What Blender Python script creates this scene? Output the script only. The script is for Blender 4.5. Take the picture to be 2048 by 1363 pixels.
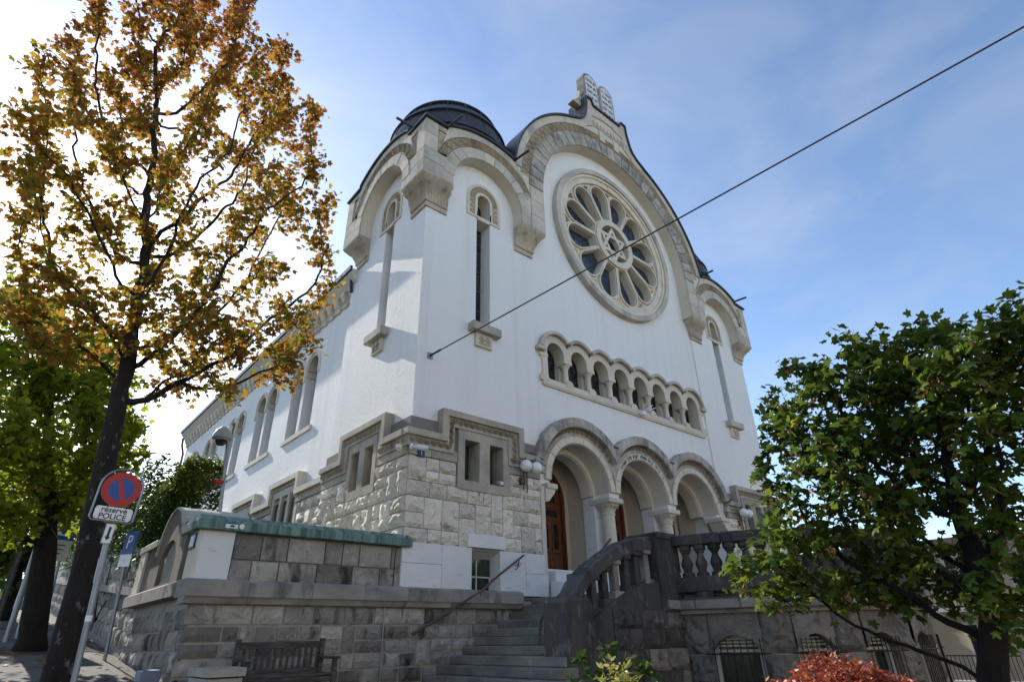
import bpy, math, random
import numpy as np
from mathutils import Vector, Matrix, noise as mnoise

for o in list(bpy.data.objects):
    bpy.data.objects.remove(o)
SC = bpy.context.scene
COL = SC.collection
PI = math.pi
rnd = random.Random(11)

# ------------------------------------------------------------------ camera
CAM_Z = 1.6
_yaw, _pit, _rol = (math.radians(a) for a in (41.1716, 27.5329, -1.2212))
_f = Vector((math.sin(_yaw) * math.cos(_pit), math.cos(_yaw) * math.cos(_pit), math.sin(_pit)))
_r = Vector((math.cos(_yaw), -math.sin(_yaw), 0))
_u = _r.cross(_f)
_R = _r * math.cos(_rol) + _u * math.sin(_rol)
_U = -_r * math.sin(_rol) + _u * math.cos(_rol)
cam_d = bpy.data.cameras.new('camera')
cam = bpy.data.objects.new('camera', cam_d)
COL.objects.link(cam)
cam.matrix_world = Matrix(((_R.x, _U.x, -_f.x, 0), (_R.y, _U.y, -_f.y, 0), (_R.z, _U.z, -_f.z, CAM_Z), (0, 0, 0, 1)))
cam_d.lens = 20.0
cam_d.sensor_width = 36.0
cam_d.clip_start = 0.05
cam_d.clip_end = 3000
SC.camera = cam

# ------------------------------------------------------------------ sky and sun
SUN_EL, SUN_AZ = math.radians(29.6), math.radians(-4.9)      # azimuth from +Y towards +X
SUN = Vector((math.sin(SUN_AZ) * math.cos(SUN_EL), math.cos(SUN_AZ) * math.cos(SUN_EL), math.sin(SUN_EL)))
wd = bpy.data.worlds.new('World')
SC.world = wd
wd.use_nodes = True
wt = wd.node_tree
for n in list(wt.nodes):
    wt.nodes.remove(n)
sky = wt.nodes.new('ShaderNodeTexSky')
sky.sky_type = 'NISHITA'
sky.sun_disc = False
sky.sun_elevation = SUN_EL
sky.sun_rotation = SUN_AZ
sky.altitude = 500
sky.air_density = 1.0
sky.dust_density = 0.75
sky.ozone_density = 2.0
# thin high cloud: whitens the sky where the veil is, same direction-based veil all round
tc = wt.nodes.new('ShaderNodeTexCoord')
mp = wt.nodes.new('ShaderNodeMapping')
mp.inputs['Scale'].default_value = (1.0, 1.6, 3.2)
mp.inputs['Rotation'].default_value = (0.25, 0.5, 0.3)
nz = wt.nodes.new('ShaderNodeTexNoise')
nz.inputs['Scale'].default_value = 1.7
nz.inputs['Detail'].default_value = 9
nz.inputs['Roughness'].default_value = 0.56
nz.inputs['Distortion'].default_value = 0.6
mr = wt.nodes.new('ShaderNodeMapRange')
mr.inputs['From Min'].default_value = 0.40
mr.inputs['From Max'].default_value = 0.80
mr.inputs['To Max'].default_value = 0.32
bw = wt.nodes.new('ShaderNodeRGBToBW')
gm = wt.nodes.new('ShaderNodeMath'); gm.operation = 'MULTIPLY_ADD'
gm.inputs[1].default_value = 1.15
gm.inputs[2].default_value = 1.6
mx = wt.nodes.new('ShaderNodeMix'); mx.data_type = 'RGBA'
bg = wt.nodes.new('ShaderNodeBackground')
bg.inputs['Strength'].default_value = 0.115
wo = wt.nodes.new('ShaderNodeOutputWorld')
L = wt.links.new
L(tc.outputs['Generated'], mp.inputs['Vector'])
L(mp.outputs['Vector'], nz.inputs['Vector'])
L(nz.outputs['Fac'], mr.inputs['Value'])
L(sky.outputs['Color'], bw.inputs['Color'])
L(bw.outputs['Val'], gm.inputs[0])
L(mr.outputs['Result'], mx.inputs['Factor'])
L(sky.outputs['Color'], mx.inputs['A'])
L(gm.outputs['Value'], mx.inputs['B'])
L(mx.outputs['Result'], bg.inputs['Color'])
L(bg.outputs['Background'], wo.inputs['Surface'])

sun_d = bpy.data.lights.new('sun', 'SUN')
sun_d.energy = 3.3
sun_d.angle = math.radians(0.55)
sun_d.color = (1.0, 0.93, 0.82)
sun_o = bpy.data.objects.new('sun', sun_d)
COL.objects.link(sun_o)
sun_o.rotation_euler = (-SUN).to_track_quat('-Z', 'Y').to_euler()
sun_o.location = (0, 30, 40)

vs = SC.view_settings
vs.view_transform = 'Standard'
vs.look = 'None'
vs.exposure = 1.22
vs.gamma = 1.0
vs.use_curve_mapping = False
SC.cycles.max_bounces = 7
SC.cycles.diffuse_bounces = 4
SC.cycles.transmission_bounces = 4
SC.cycles.transparent_max_bounces = 6
SC.cycles.caustics_reflective = False
SC.cycles.caustics_refractive = False
SC.cycles.use_denoising = True

# ------------------------------------------------------------------ materials
def mat(name, col, rough=0.85, layers=(), bump=(), metal=0.0, var=0.0, spec=0.35, glossy=None, attr=None, transl=0.0):
    """layers: (scale xyz, lo, hi, colour, amount); bump: (scale, strength, distance, detail)"""
    m = bpy.data.materials.new(name)
    m.use_nodes = True
    t = m.node_tree
    N = t.nodes
    k = t.links.new
    b = N['Principled BSDF']
    b.inputs['Roughness'].default_value = rough
    b.inputs['Metallic'].default_value = metal
    b.inputs['Specular IOR Level'].default_value = spec
    tcn = N.new('ShaderNodeTexCoord')
    oi = N.new('ShaderNodeObjectInfo')
    wv = N.new('ShaderNodeMath'); wv.operation = 'MULTIPLY'; wv.inputs[1].default_value = 37.0
    k(oi.outputs['Random'], wv.inputs[0])
    rgb = N.new('ShaderNodeRGB')
    rgb.outputs[0].default_value = (*col, 1)
    cur = rgb.outputs[0]
    if attr:
        a = N.new('ShaderNodeAttribute'); a.attribute_name = 'tint'
        cr = N.new('ShaderNodeValToRGB')
        e = cr.color_ramp.elements
        e[0].position, e[0].color = attr[0][0], (*attr[0][1], 1)
        e[1].position, e[1].color = attr[-1][0], (*attr[-1][1], 1)
        for p, c in attr[1:-1]:
            x = e.new(p); x.color = (*c, 1)
        k(a.outputs['Fac'], cr.inputs['Fac'])
        cur = cr.outputs['Color']
    def noise4(sc, det, rg=0.6):
        mpn = N.new('ShaderNodeMapping')
        mpn.inputs['Scale'].default_value = sc if isinstance(sc, tuple) else (sc, sc, sc)
        k(tcn.outputs['Object'], mpn.inputs['Vector'])
        n = N.new('ShaderNodeTexNoise'); n.noise_dimensions = '4D'
        n.inputs['Scale'].default_value = 1.0
        n.inputs['Detail'].default_value = det
        n.inputs['Roughness'].default_value = rg
        k(mpn.outputs['Vector'], n.inputs['Vector'])
        k(wv.outputs[0], n.inputs['W'])
        return n.outputs['Fac']
    for sc, lo, hi, c, amt in layers:
        mrn = N.new('ShaderNodeMapRange')
        mrn.inputs['From Min'].default_value = lo
        mrn.inputs['From Max'].default_value = hi
        mrn.inputs['To Max'].default_value = amt
        k(noise4(sc, 7), mrn.inputs['Value'])
        mxn = N.new('ShaderNodeMix'); mxn.data_type = 'RGBA'
        k(mrn.outputs['Result'], mxn.inputs['Factor'])
        k(cur, mxn.inputs['A'])
        mxn.inputs['B'].default_value = (*c, 1)
        cur = mxn.outputs['Result']
    if var:
        hs = N.new('ShaderNodeHueSaturation')
        mv = N.new('ShaderNodeMapRange')
        mv.inputs['To Min'].default_value = 1 - var
        mv.inputs['To Max'].default_value = 1 + var
        k(oi.outputs['Random'], mv.inputs['Value'])
        k(mv.outputs['Result'], hs.inputs['Value'])
        k(cur, hs.inputs['Color'])
        cur = hs.outputs['Color']
    k(cur, b.inputs['Base Color'])
    prev = None
    for sc, st, dist, det in bump:
        bn = N.new('ShaderNodeBump')
        bn.inputs['Strength'].default_value = st
        bn.inputs['Distance'].default_value = dist
        k(noise4(sc, det, 0.65), bn.inputs['Height'])
        if prev:
            k(prev, bn.inputs['Normal'])
        prev = bn.outputs['Normal']
    if prev:
        k(prev, b.inputs['Normal'])
    if transl:
        tr = N.new('ShaderNodeBsdfTranslucent')
        k(cur, tr.inputs['Color'])
        ms = N.new('ShaderNodeMixShader')
        ms.inputs['Fac'].default_value = transl
        k(b.outputs[0], ms.inputs[1])
        k(tr.outputs[0], ms.inputs[2])
        k(ms.outputs[0], N['Material Output'].inputs['Surface'])
    return m

BLK = (0.035, 0.035, 0.04)
MT = {}
MT['stucco'] = mat('white_render', (0.80, 0.80, 0.79), 0.92, [((0.35, 0.35, 0.12), 0.45, 0.75, (0.70, 0.69, 0.66), 0.5), ((3.0, 3.0, 0.10), 0.52, 0.78, (0.62, 0.605, 0.57), 0.4), ((5, 5, 0.3), 0.60, 0.82, (0.62, 0.60, 0.56), 0.22)], [((7, 7, 5), 0.5, 0.03, 5), ((34, 34, 17), 1.0, 0.022, 4)])
MT['lime'] = mat('weathered_limestone', (0.56, 0.50, 0.41), 0.9, [((0.9, 0.9, 0.7), 0.40, 0.62, (0.33, 0.32, 0.30), 0.75), ((1.8, 1.8, 0.9), 0.52, 0.72, (0.13, 0.13, 0.14), 0.75), ((14, 14, 9), 0.5, 0.75, (0.60, 0.57, 0.50), 0.45)], [((30, 30, 30), 0.4, 0.01, 6)], var=0.10)
MT['limedark'] = mat('sooty_limestone', (0.46, 0.42, 0.36), 0.9, [((1.1, 1.1, 1.6), 0.38, 0.62, (0.13, 0.125, 0.125), 0.85), ((7, 7, 2.5), 0.48, 0.66, (0.50, 0.46, 0.39), 0.6), ((3, 3, 1.2), 0.56, 0.7, (0.06, 0.06, 0.062), 0.7)], [((26, 26, 26), 0.4, 0.012, 6)], var=0.16)
MT['limeclean'] = mat('pale_limestone', (0.66, 0.595, 0.485), 0.88, [((0.8, 0.8, 0.8), 0.42, 0.68, (0.47, 0.44, 0.38), 0.6), ((5, 5, 3), 0.6, 0.8, (0.27, 0.26, 0.25), 0.5)], [((34, 34, 34), 0.3, 0.008, 6)], var=0.06)
MT['carved'] = mat('carved_sandstone', (0.50, 0.43, 0.33), 0.92, [((1.4, 1.4, 1.4), 0.42, 0.66, (0.28, 0.25, 0.21), 0.75), ((4, 4, 2), 0.56, 0.74, (0.12, 0.115, 0.11), 0.65)], [((45, 45, 45), 0.5, 0.008, 6)])
MT['hood'] = mat('grey_moulding_stone', (0.46, 0.41, 0.33), 0.9, [((1.0, 1.0, 1.0), 0.42, 0.66, (0.21, 0.20, 0.18), 0.75), ((6, 6, 3), 0.55, 0.75, (0.11, 0.11, 0.11), 0.5)], [((30, 30, 30), 0.4, 0.01, 6)], var=0.05)
MT['rust'] = mat('rock_faced_stone', (0.78, 0.715, 0.605), 0.88, [((3.2, 3.2, 3.2), 0.44, 0.66, (0.64, 0.58, 0.48), 0.7), ((7, 7, 7), 0.58, 0.70, (0.24, 0.195, 0.14), 0.8), ((1.1, 1.1, 1.1), 0.5, 0.7, (0.50, 0.43, 0.32), 0.5), ((26, 26, 26), 0.52, 0.7, (0.74, 0.73, 0.70), 0.5)], [((8, 8, 8), 1.0, 0.10, 9), ((34, 34, 34), 0.7, 0.018, 5)], var=0.16)
MT['mortar'] = mat('mortar', (0.20, 0.185, 0.16), 0.95, [((6, 6, 6), 0.4, 0.7, (0.22, 0.21, 0.19), 0.7)], [((60, 60, 60), 0.5, 0.01, 4)])
MT['marble'] = mat('plinth_marble', (0.70, 0.69, 0.67), 0.6, [((1.5, 1.5, 1.5), 0.42, 0.7, (0.58, 0.57, 0.55), 0.6), ((3, 3, 9), 0.6, 0.68, (0.36, 0.35, 0.34), 0.5)], [((20, 20, 20), 0.15, 0.006, 5)], var=0.05)
MT['wallstone'] = mat('brown_wall_stone', (0.33, 0.30, 0.26), 0.9, [((2.2, 2.2, 2.2), 0.42, 0.66, (0.20, 0.18, 0.155), 0.8), ((5, 5, 5), 0.55, 0.7, (0.46, 0.43, 0.38), 0.7), ((3, 3, 0.9), 0.54, 0.66, (0.03, 0.029, 0.028), 0.92), ((8, 8, 8), 0.60, 0.70, (0.09, 0.085, 0.07), 0.8)], [((9, 9, 9), 0.9, 0.06, 7), ((50, 50, 50), 0.6, 0.012, 4)], var=0.45)
MT['wallmortar'] = mat('wall_mortar', (0.33, 0.31, 0.275), 0.95, [((5, 5, 5), 0.45, 0.7, (0.13, 0.12, 0.11), 0.8)], [((50, 50, 50), 0.6, 0.012, 5)])
MT['ledge'] = mat('ledge_stone', (0.33, 0.30, 0.26), 0.9, [((1.2, 1.2, 3), 0.42, 0.64, (0.19, 0.18, 0.165), 0.8), ((2, 2, 0.6), 0.54, 0.68, (0.05, 0.05, 0.05), 0.85)], [((26, 26, 26), 0.4, 0.012, 6)], var=0.15)
MT['blackstone'] = mat('black_crusted_stone', (0.075, 0.071, 0.066), 0.9, [((2.2, 2.2, 0.7), 0.45, 0.65, (0.024, 0.024, 0.025), 0.85), ((7, 7, 3), 0.55, 0.70, (0.22, 0.205, 0.185), 0.75)], [((18, 18, 18), 0.5, 0.018, 7), ((70, 70, 70), 0.4, 0.006, 3)], var=0.15)
MT['terracewall'] = mat('grey_rough_ashlar', (0.25, 0.225, 0.195), 0.92, [((1.6, 1.6, 1.6), 0.42, 0.62, (0.12, 0.11, 0.10), 0.85), ((4.5, 4.5, 2), 0.55, 0.70, (0.035, 0.034, 0.033), 0.85), ((3, 3, 3), 0.6, 0.74, (0.40, 0.37, 0.33), 0.6)], [((5, 5, 5), 0.9, 0.09, 8), ((40, 40, 40), 0.5, 0.012, 4)], var=0.22)
MT['step'] = mat('worn_step_stone', (0.20, 0.19, 0.165), 0.9, [((1.5, 1.5, 3), 0.42, 0.66, (0.09, 0.09, 0.085), 0.85), ((5, 5, 5), 0.58, 0.74, (0.33, 0.32, 0.29), 0.6)], [((40, 40, 40), 0.4, 0.008, 6)], var=0.12)
MT['copper'] = mat('dark_copper', (0.060, 0.058, 0.062), 0.42, [((1.2, 1.2, 0.7), 0.45, 0.7, (0.10, 0.115, 0.125), 0.7)], [((14, 14, 14), 0.12, 0.008, 3)], metal=0.55, spec=0.5)
MT['patina'] = mat('green_patina_copper', (0.075, 0.125, 0.11), 0.7, [((7, 7, 0.5), 0.40, 0.60, (0.19, 0.30, 0.265), 0.85), ((9, 9, 0.6), 0.56, 0.72, (0.03, 0.042, 0.04), 0.85)], [((20, 20, 20), 0.15, 0.006, 3)], metal=0.1)
MT['greyroof'] = mat('weathered_zinc', (0.40, 0.41, 0.36), 0.6, [((1.4, 1.4, 1.4), 0.45, 0.7, (0.24, 0.26, 0.22), 0.7)], [((16, 16, 16), 0.1, 0.006, 3)], metal=0.2)
MT['cream'] = mat('cream_plaster', (0.55, 0.48, 0.38), 0.9, [((1, 1, 0.6), 0.45, 0.75, (0.46, 0.40, 0.32), 0.5)], [((40, 40, 40), 0.15, 0.005, 4)])
MT['fascia'] = mat('painted_eave', (0.60, 0.57, 0.51), 0.8, [((1.5, 1.5, 1.5), 0.45, 0.75, (0.47, 0.45, 0.40), 0.5)])
MT['wood'] = mat('door_wood', (0.125, 0.046, 0.02), 0.5, [((10, 10, 1.2), 0.42, 0.68, (0.09, 0.03, 0.013), 0.7)], [((30, 30, 4), 0.15, 0.005, 4)])
MT['glass'] = mat('dark_leaded_glass', (0.012, 0.014, 0.017), 0.12, [((3, 3, 3), 0.45, 0.6, (0.03, 0.035, 0.045), 0.8)], [((2.5, 2.5, 2.5), 0.12, 0.02, 2)], spec=0.6)
MT['blueglass'] = mat('blue_mottled_glass', (0.022, 0.030, 0.045), 0.13, [((6, 6, 6), 0.46, 0.56, (0.04, 0.07, 0.13), 0.85), ((14, 14, 14), 0.56, 0.64, (0.012, 0.012, 0.014), 0.9)], [((3, 3, 3), 0.15, 0.02, 2)], spec=0.6)  # blue mottling and dark specks mixed into the pane colour
MT['greenglass'] = mat('green_pane', (0.03, 0.055, 0.04), 0.1, [((2, 2, 2), 0.45, 0.65, (0.012, 0.018, 0.016), 0.8)], [((2, 2, 2), 0.08, 0.02, 2)], spec=0.6)
MT['lead'] = mat('lead_came', (0.10, 0.10, 0.10), 0.6)
MT['iron'] = mat('wrought_iron', (0.045, 0.034, 0.030), 0.55, [((20, 20, 20), 0.5, 0.7, (0.11, 0.05, 0.03), 0.5)], metal=0.4)
MT['rustiron'] = mat('brown_iron', (0.12, 0.075, 0.055), 0.6, [((20, 20, 20), 0.5, 0.7, (0.06, 0.04, 0.035), 0.6)], metal=0.3)
MT['galv'] = mat('galvanised_steel', (0.27, 0.29, 0.32), 0.45, [((9, 9, 3), 0.45, 0.7, (0.19, 0.20, 0.22), 0.7)], metal=0.7)
MT['globe'] = mat('opal_glass', (0.80, 0.80, 0.80), 0.18, spec=0.6)
MT['whitepaint'] = mat('white_enamel', (0.78, 0.79, 0.80), 0.4, [((14, 14, 14), 0.55, 0.75, (0.66, 0.66, 0.66), 0.5)])
MT['black'] = mat('black_paint', (0.02, 0.02, 0.022), 0.5)
MT['red'] = mat('sign_red', (0.42, 0.022, 0.024), 0.4, [((9, 9, 9), 0.5, 0.75, (0.33, 0.03, 0.03), 0.5)])
MT['blue'] = mat('sign_blue', (0.018, 0.075, 0.29), 0.4, [((9, 9, 9), 0.5, 0.75, (0.02, 0.06, 0.2), 0.5)])
MT['navy'] = mat('plaque_blue', (0.015, 0.02, 0.12), 0.3)
MT['cablem'] = mat('cable_sheath', (0.05, 0.05, 0.05), 0.5)
MT['benchwood'] = mat('grey_bench_wood', (0.055, 0.047, 0.04), 0.85, [((3, 20, 20), 0.48, 0.7, (0.17, 0.155, 0.135), 0.7)], [((8, 60, 60), 0.4, 0.006, 4)], var=0.2)
MT['concrete'] = mat('exposed_concrete', (0.36, 0.33, 0.29), 0.92, [((3, 3, 3), 0.42, 0.66, (0.25, 0.23, 0.20), 0.7), ((55, 55, 55), 0.5, 0.66, (0.46, 0.43, 0.39), 0.6)], [((80, 80, 80), 0.5, 0.006, 3)])
MT['asphalt'] = mat('asphalt', (0.085, 0.083, 0.08), 0.92, [((0.5, 0.5, 0.5), 0.42, 0.66, (0.055, 0.055, 0.055), 0.7), ((110, 110, 110), 0.5, 0.66, (0.15, 0.147, 0.14), 0.55)], [((120, 120, 120), 0.5, 0.006, 3)])
MT['road'] = mat('road_asphalt', (0.06, 0.06, 0.062), 0.92, [((0.5, 0.5, 0.5), 0.42, 0.66, (0.045, 0.045, 0.045), 0.7), ((110, 110, 110), 0.5, 0.66, (0.11, 0.11, 0.11), 0.55)], [((120, 120, 120), 0.5, 0.006, 3)])
MT['kerb'] = mat('kerb_granite', (0.36, 0.35, 0.33), 0.9, [((40, 40, 40), 0.45, 0.65, (0.25, 0.245, 0.24), 0.7)], var=0.1)
MT['soil'] = mat('garden_soil', (0.055, 0.042, 0.03), 0.95, [((6, 6, 6), 0.45, 0.65, (0.09, 0.075, 0.05), 0.7)], [((30, 30, 30), 0.8, 0.03, 5)])
MT['bark'] = mat('lichened_bark', (0.030, 0.024, 0.019), 0.95, [((9, 9, 2.2), 0.45, 0.65, (0.012, 0.010, 0.008), 0.8), ((11, 11, 6), 0.58, 0.66, (0.20, 0.195, 0.18), 0.85)], [((22, 22, 4), 1.0, 0.09, 7), ((70, 70, 22), 0.8, 0.02, 4)])
MT['bark2'] = mat('dark_bark', (0.022, 0.017, 0.013), 0.95, [((9, 9, 2.2), 0.45, 0.65, (0.008, 0.007, 0.006), 0.8), ((9, 9, 5), 0.64, 0.72, (0.10, 0.09, 0.075), 0.7)], [((22, 22, 4), 1.0, 0.09, 7), ((70, 70, 22), 0.8, 0.02, 4)])
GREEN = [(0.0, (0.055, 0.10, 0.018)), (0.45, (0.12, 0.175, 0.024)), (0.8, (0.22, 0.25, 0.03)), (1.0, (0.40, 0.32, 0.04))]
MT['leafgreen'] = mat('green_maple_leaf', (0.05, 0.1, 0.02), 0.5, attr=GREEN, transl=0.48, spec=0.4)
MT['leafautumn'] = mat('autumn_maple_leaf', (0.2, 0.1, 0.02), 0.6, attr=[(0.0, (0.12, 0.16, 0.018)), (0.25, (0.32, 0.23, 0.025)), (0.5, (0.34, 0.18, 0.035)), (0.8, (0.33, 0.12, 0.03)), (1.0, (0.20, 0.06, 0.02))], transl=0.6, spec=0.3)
MT['leaflime'] = mat('lime_green_leaf', (0.1, 0.15, 0.02), 0.5, attr=[(0.0, (0.11, 0.17, 0.015)), (0.5, (0.23, 0.29, 0.022)), (1.0, (0.42, 0.40, 0.03))], transl=0.62, spec=0.35)
MT['leafhedge'] = mat('hedge_leaf', (0.04, 0.08, 0.02), 0.5, attr=[(0.0, (0.025, 0.055, 0.012)), (0.55, (0.06, 0.105, 0.016)), (1.0, (0.20, 0.24, 0.03))], transl=0.4, spec=0.3)
MT['leafred'] = mat('red_shrub_leaf', (0.3, 0.06, 0.03), 0.5, attr=[(0.0, (0.20, 0.035, 0.022)), (0.6, (0.36, 0.085, 0.05)), (0.93, (0.45, 0.17, 0.09)), (1.0, (0.5, 0.22, 0.03))], transl=0.35, spec=0.4)
MT['leafyellow'] = mat('variegated_leaf', (0.3, 0.3, 0.05), 0.45, attr=[(0.0, (0.13, 0.17, 0.03)), (0.5, (0.34, 0.33, 0.07)), (1.0, (0.62, 0.58, 0.22))], transl=0.3, spec=0.4)
MT['seed'] = mat('maple_seeds', (0.30, 0.17, 0.075), 0.7, transl=0.3)
MT['tile'] = mat('brown_roof_tiles', (0.14, 0.10, 0.08), 0.9, [((3, 3, 3), 0.45, 0.65, (0.09, 0.07, 0.06), 0.7)])
MT['facadefar'] = mat('ochre_house_wall', (0.45, 0.385, 0.285), 0.9, [((0.8, 0.8, 0.8), 0.45, 0.7, (0.33, 0.28, 0.22), 0.5)], var=0.06)
MT['facadepale'] = mat('pale_house_wall', (0.58, 0.55, 0.49), 0.9, [((0.8, 0.8, 0.8), 0.45, 0.7, (0.47, 0.44, 0.39), 0.5)], var=0.06)
# ------------------------------------------------------------------ helpers
class MB:
    def __init__(s):
        s.v = []; s.f = []
    def add(s, vs_, fs):
        o = len(s.v)
        s.v.extend(tuple(p) for p in vs_)
        s.f.extend(tuple(i + o for i in f) for f in fs)
        return s
    def box(s, x0, x1, y0, y1, z0, z1):
        return s.add([(x0, y0, z0), (x1, y0, z0), (x1, y1, z0), (x0, y1, z0), (x0, y0, z1), (x1, y0, z1), (x1, y1, z1), (x0, y1, z1)],
                     [(3, 2, 1, 0), (4, 5, 6, 7), (0, 1, 5, 4), (1, 2, 6, 5), (2, 3, 7, 6), (3, 0, 4, 7)])
    def cbox(s, x0, x1, y0, y1, z0, z1, c=0.01):
        """box with chamfered edges"""
        xs, ys, zs = (x0, x1), (y0, y1), (z0, z1)
        vv = {}; vl = []
        for i in (0, 1):
            for j in (0, 1):
                for k in (0, 1):
                    sx, sy, sz = (c if i == 0 else -c), (c if j == 0 else -c), (c if k == 0 else -c)
                    for a in range(3):
                        p = [xs[i] + sx, ys[j] + sy, zs[k] + sz]
                        p[a] = (xs, ys, zs)[a][(i, j, k)[a]]
                        vv[(i, j, k, a)] = len(vl); vl.append(p)
        fs = []
        g = lambda i, j, k, a: vv[(i, j, k, a)]
        for i in (0, 1):
            q = [g(i, 0, 0, 0), g(i, 1, 0, 0), g(i, 1, 1, 0), g(i, 0, 1, 0)]; fs.append(q if i else q[::-1])
            q = [g(0, i, 0, 1), g(0, i, 1, 1), g(1, i, 1, 1), g(1, i, 0, 1)]; fs.append(q if i else q[::-1])
            q = [g(0, 0, i, 2), g(1, 0, i, 2), g(1, 1, i, 2), g(0, 1, i, 2)]; fs.append(q if i else q[::-1])
        for i in (0, 1):
            for j in (0, 1):
                q = [g(i, j, 0, 0), g(i, j, 1, 0), g(i, j, 1, 1), g(i, j, 0, 1)]; fs.append(q[::-1] if i == j else q)
                q = [g(i, 0, j, 0), g(i, 1, j, 0), g(i, 1, j, 2), g(i, 0, j, 2)]; fs.append(q if i == j else q[::-1])
                q = [g(0, i, j, 1), g(1, i, j, 1), g(1, i, j, 2), g(0, i, j, 2)]; fs.append(q[::-1] if i == j else q)
                for k in (0, 1):
                    q = [g(i, j, k, 0), g(i, j, k, 1), g(i, j, k, 2)]; fs.append(q if (i + j + k) % 2 else q[::-1])
        return s.add(vl, fs)
    def prism(s, poly, fn, a, b):
        """poly in (u,v); fn(u,v,h) -> xyz; extruded h from a to b"""
        n = len(poly)
        vv = [fn(u, v, a) for u, v in poly] + [fn(u, v, b) for u, v in poly]
        fs = [tuple(range(n - 1, -1, -1)), tuple(range(n, 2 * n))]
        fs += [(i, (i + 1) % n, n + (i + 1) % n, n + i) for i in range(n)]
        return s.add(vv, fs)
    def tube(s, pts, rad, n=8, cap=True):
        pts = [Vector(p) for p in pts]
        m = len(pts)
        if not isinstance(rad, (list, tuple)):
            rad = [rad] * m
        o = len(s.v)
        ref = Vector((0.31, 0.17, 0.93)).normalized()
        prev = None
        for i, p in enumerate(pts):
            t = (pts[min(i + 1, m - 1)] - pts[max(i - 1, 0)]).normalized()
            if prev is None:
                a = t.cross(ref)
                if a.length < 0.1:
                    a = t.cross(Vector((1, 0, 0)))
            else:
                a = prev - t * prev.dot(t)
            a.normalize()
            prev = a
            b = t.cross(a)
            for k in range(n):
                w = 2 * PI * k / n
                s.v.append(tuple(p + a * (rad[i] * math.cos(w)) + b * (rad[i] * math.sin(w))))
        for i in range(m - 1):
            for k in range(n):
                s.f.append((o + i * n + k, o + i * n + (k + 1) % n, o + (i + 1) * n + (k + 1) % n, o + (i + 1) * n + k))
        if cap:
            s.f.append(tuple(o + k for k in range(n - 1, -1, -1)))
            s.f.append(tuple(o + (m - 1) * n + k for k in range(n)))
        return s
    def lathe(s, prof, cx, cy, z0=0.0, n=24, a0=0.0, a1=2 * PI):
        full = abs(a1 - a0 - 2 * PI) < 1e-6
        m = n if full else n + 1
        o = len(s.v)
        for r, z in prof:
            for k in range(m):
                w = a0 + (a1 - a0) * k / n
                s.v.append((cx + r * math.cos(w), cy + r * math.sin(w), z0 + z))
        for i in range(len(prof) - 1):
            for k in range(n):
                k2 = (k + 1) % m
                s.f.append((o + i * m + k, o + i * m + k2, o + (i + 1) * m + k2, o + (i + 1) * m + k))
        if full:
            if prof[0][0] > 1e-4:
                s.f.append(tuple(o + k for k in range(m - 1, -1, -1)))
            if prof[-1][0] > 1e-4:
                s.f.append(tuple(o + (len(prof) - 1) * m + k for k in range(m)))
        return s
    def bar(s, a, b, w, h, nrm):
        """ridge of triangular section from a to b, width w, height h along nrm"""
        a, b, nrm = Vector(a), Vector(b), Vector(nrm).normalized()
        t = (b - a)
        if t.length < 1e-5:
            return s
        side = t.normalized().cross(nrm) * (w / 2)
        top = nrm * h
        return s.add([a - side, a + side, a + top, b - side, b + side, b + top], [(0, 1, 4, 3), (1, 2, 5, 4), (2, 0, 3, 5), (0, 2, 1), (3, 4, 5)])
    def mesh(s, name):
        me = bpy.data.meshes.new(name)
        me.from_pydata(s.v, [], s.f)
        me.validate()
        me.update()
        return me

def fix_normals(me):
    import bmesh
    bm = bmesh.new(); bm.from_mesh(me)
    bmesh.ops.recalc_face_normals(bm, faces=bm.faces)
    bm.to_mesh(me); bm.free()

def put(name, me, m, parent=None, smooth=False, bevel=0.0, label=None, recalc=True):
    if isinstance(me, MB):
        me = me.mesh(name)
    if recalc:
        fix_normals(me)
    o = bpy.data.objects.new(name, me)
    COL.objects.link(o)
    if m is not None:
        me.materials.clear()
        for q in (m if isinstance(m, (list, tuple)) else [m]):
            me.materials.append(q)
    if smooth:
        me.polygons.foreach_set('use_smooth', [True] * len(me.polygons))
        if smooth != 'all':
            try:
                me.set_sharp_from_angle(angle=math.radians(35))
            except Exception:
                pass
    if bevel:
        b = o.modifiers.new('bevel', 'BEVEL')
        b.width = bevel; b.segments = 1; b.limit_method = 'ANGLE'; b.angle_limit = math.radians(40)
    if parent is not None:
        adopt(o, parent)
    if label:
        o['label'] = label
    if name in CARVED:
        o['kind'] = 'stuff'
    return o
CARVED = ('frieze', 'carved_ring', 'carving', 'pearl_edge', 'leaf_trim', 'volute', 'capital_carving')

def adopt(o, parent):
    o.parent = parent
    base = Matrix.Identity(4)
    p = parent
    while p is not None:
        base = Matrix.Translation(p.location) @ base if p.type == 'EMPTY' else base
        p = p.parent
    o.matrix_parent_inverse = base.inverted() if parent.type == 'EMPTY' else Matrix.Identity(4)

def thing(name, label, cat, loc=(0, 0, 0), group=None):
    o = bpy.data.objects.new(name, None)
    o.empty_display_size = 0.2
    COL.objects.link(o)
    o.location = loc
    o['label'] = label
    o['category'] = cat
    if group:
        o['group'] = group
    return o

def tag(o, label, cat, group=None):
    o['label'] = label; o['category'] = cat
    if group:
        o['group'] = group
    return o

def structure(o):
    o['kind'] = 'structure'
    return o

FRONT = lambda u, v, h: (u, h, v)          # u = X, v = Z, h = Y
SIDE = lambda u, v, h: (h, u, v)           # u = Y, v = Z, h = X

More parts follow.
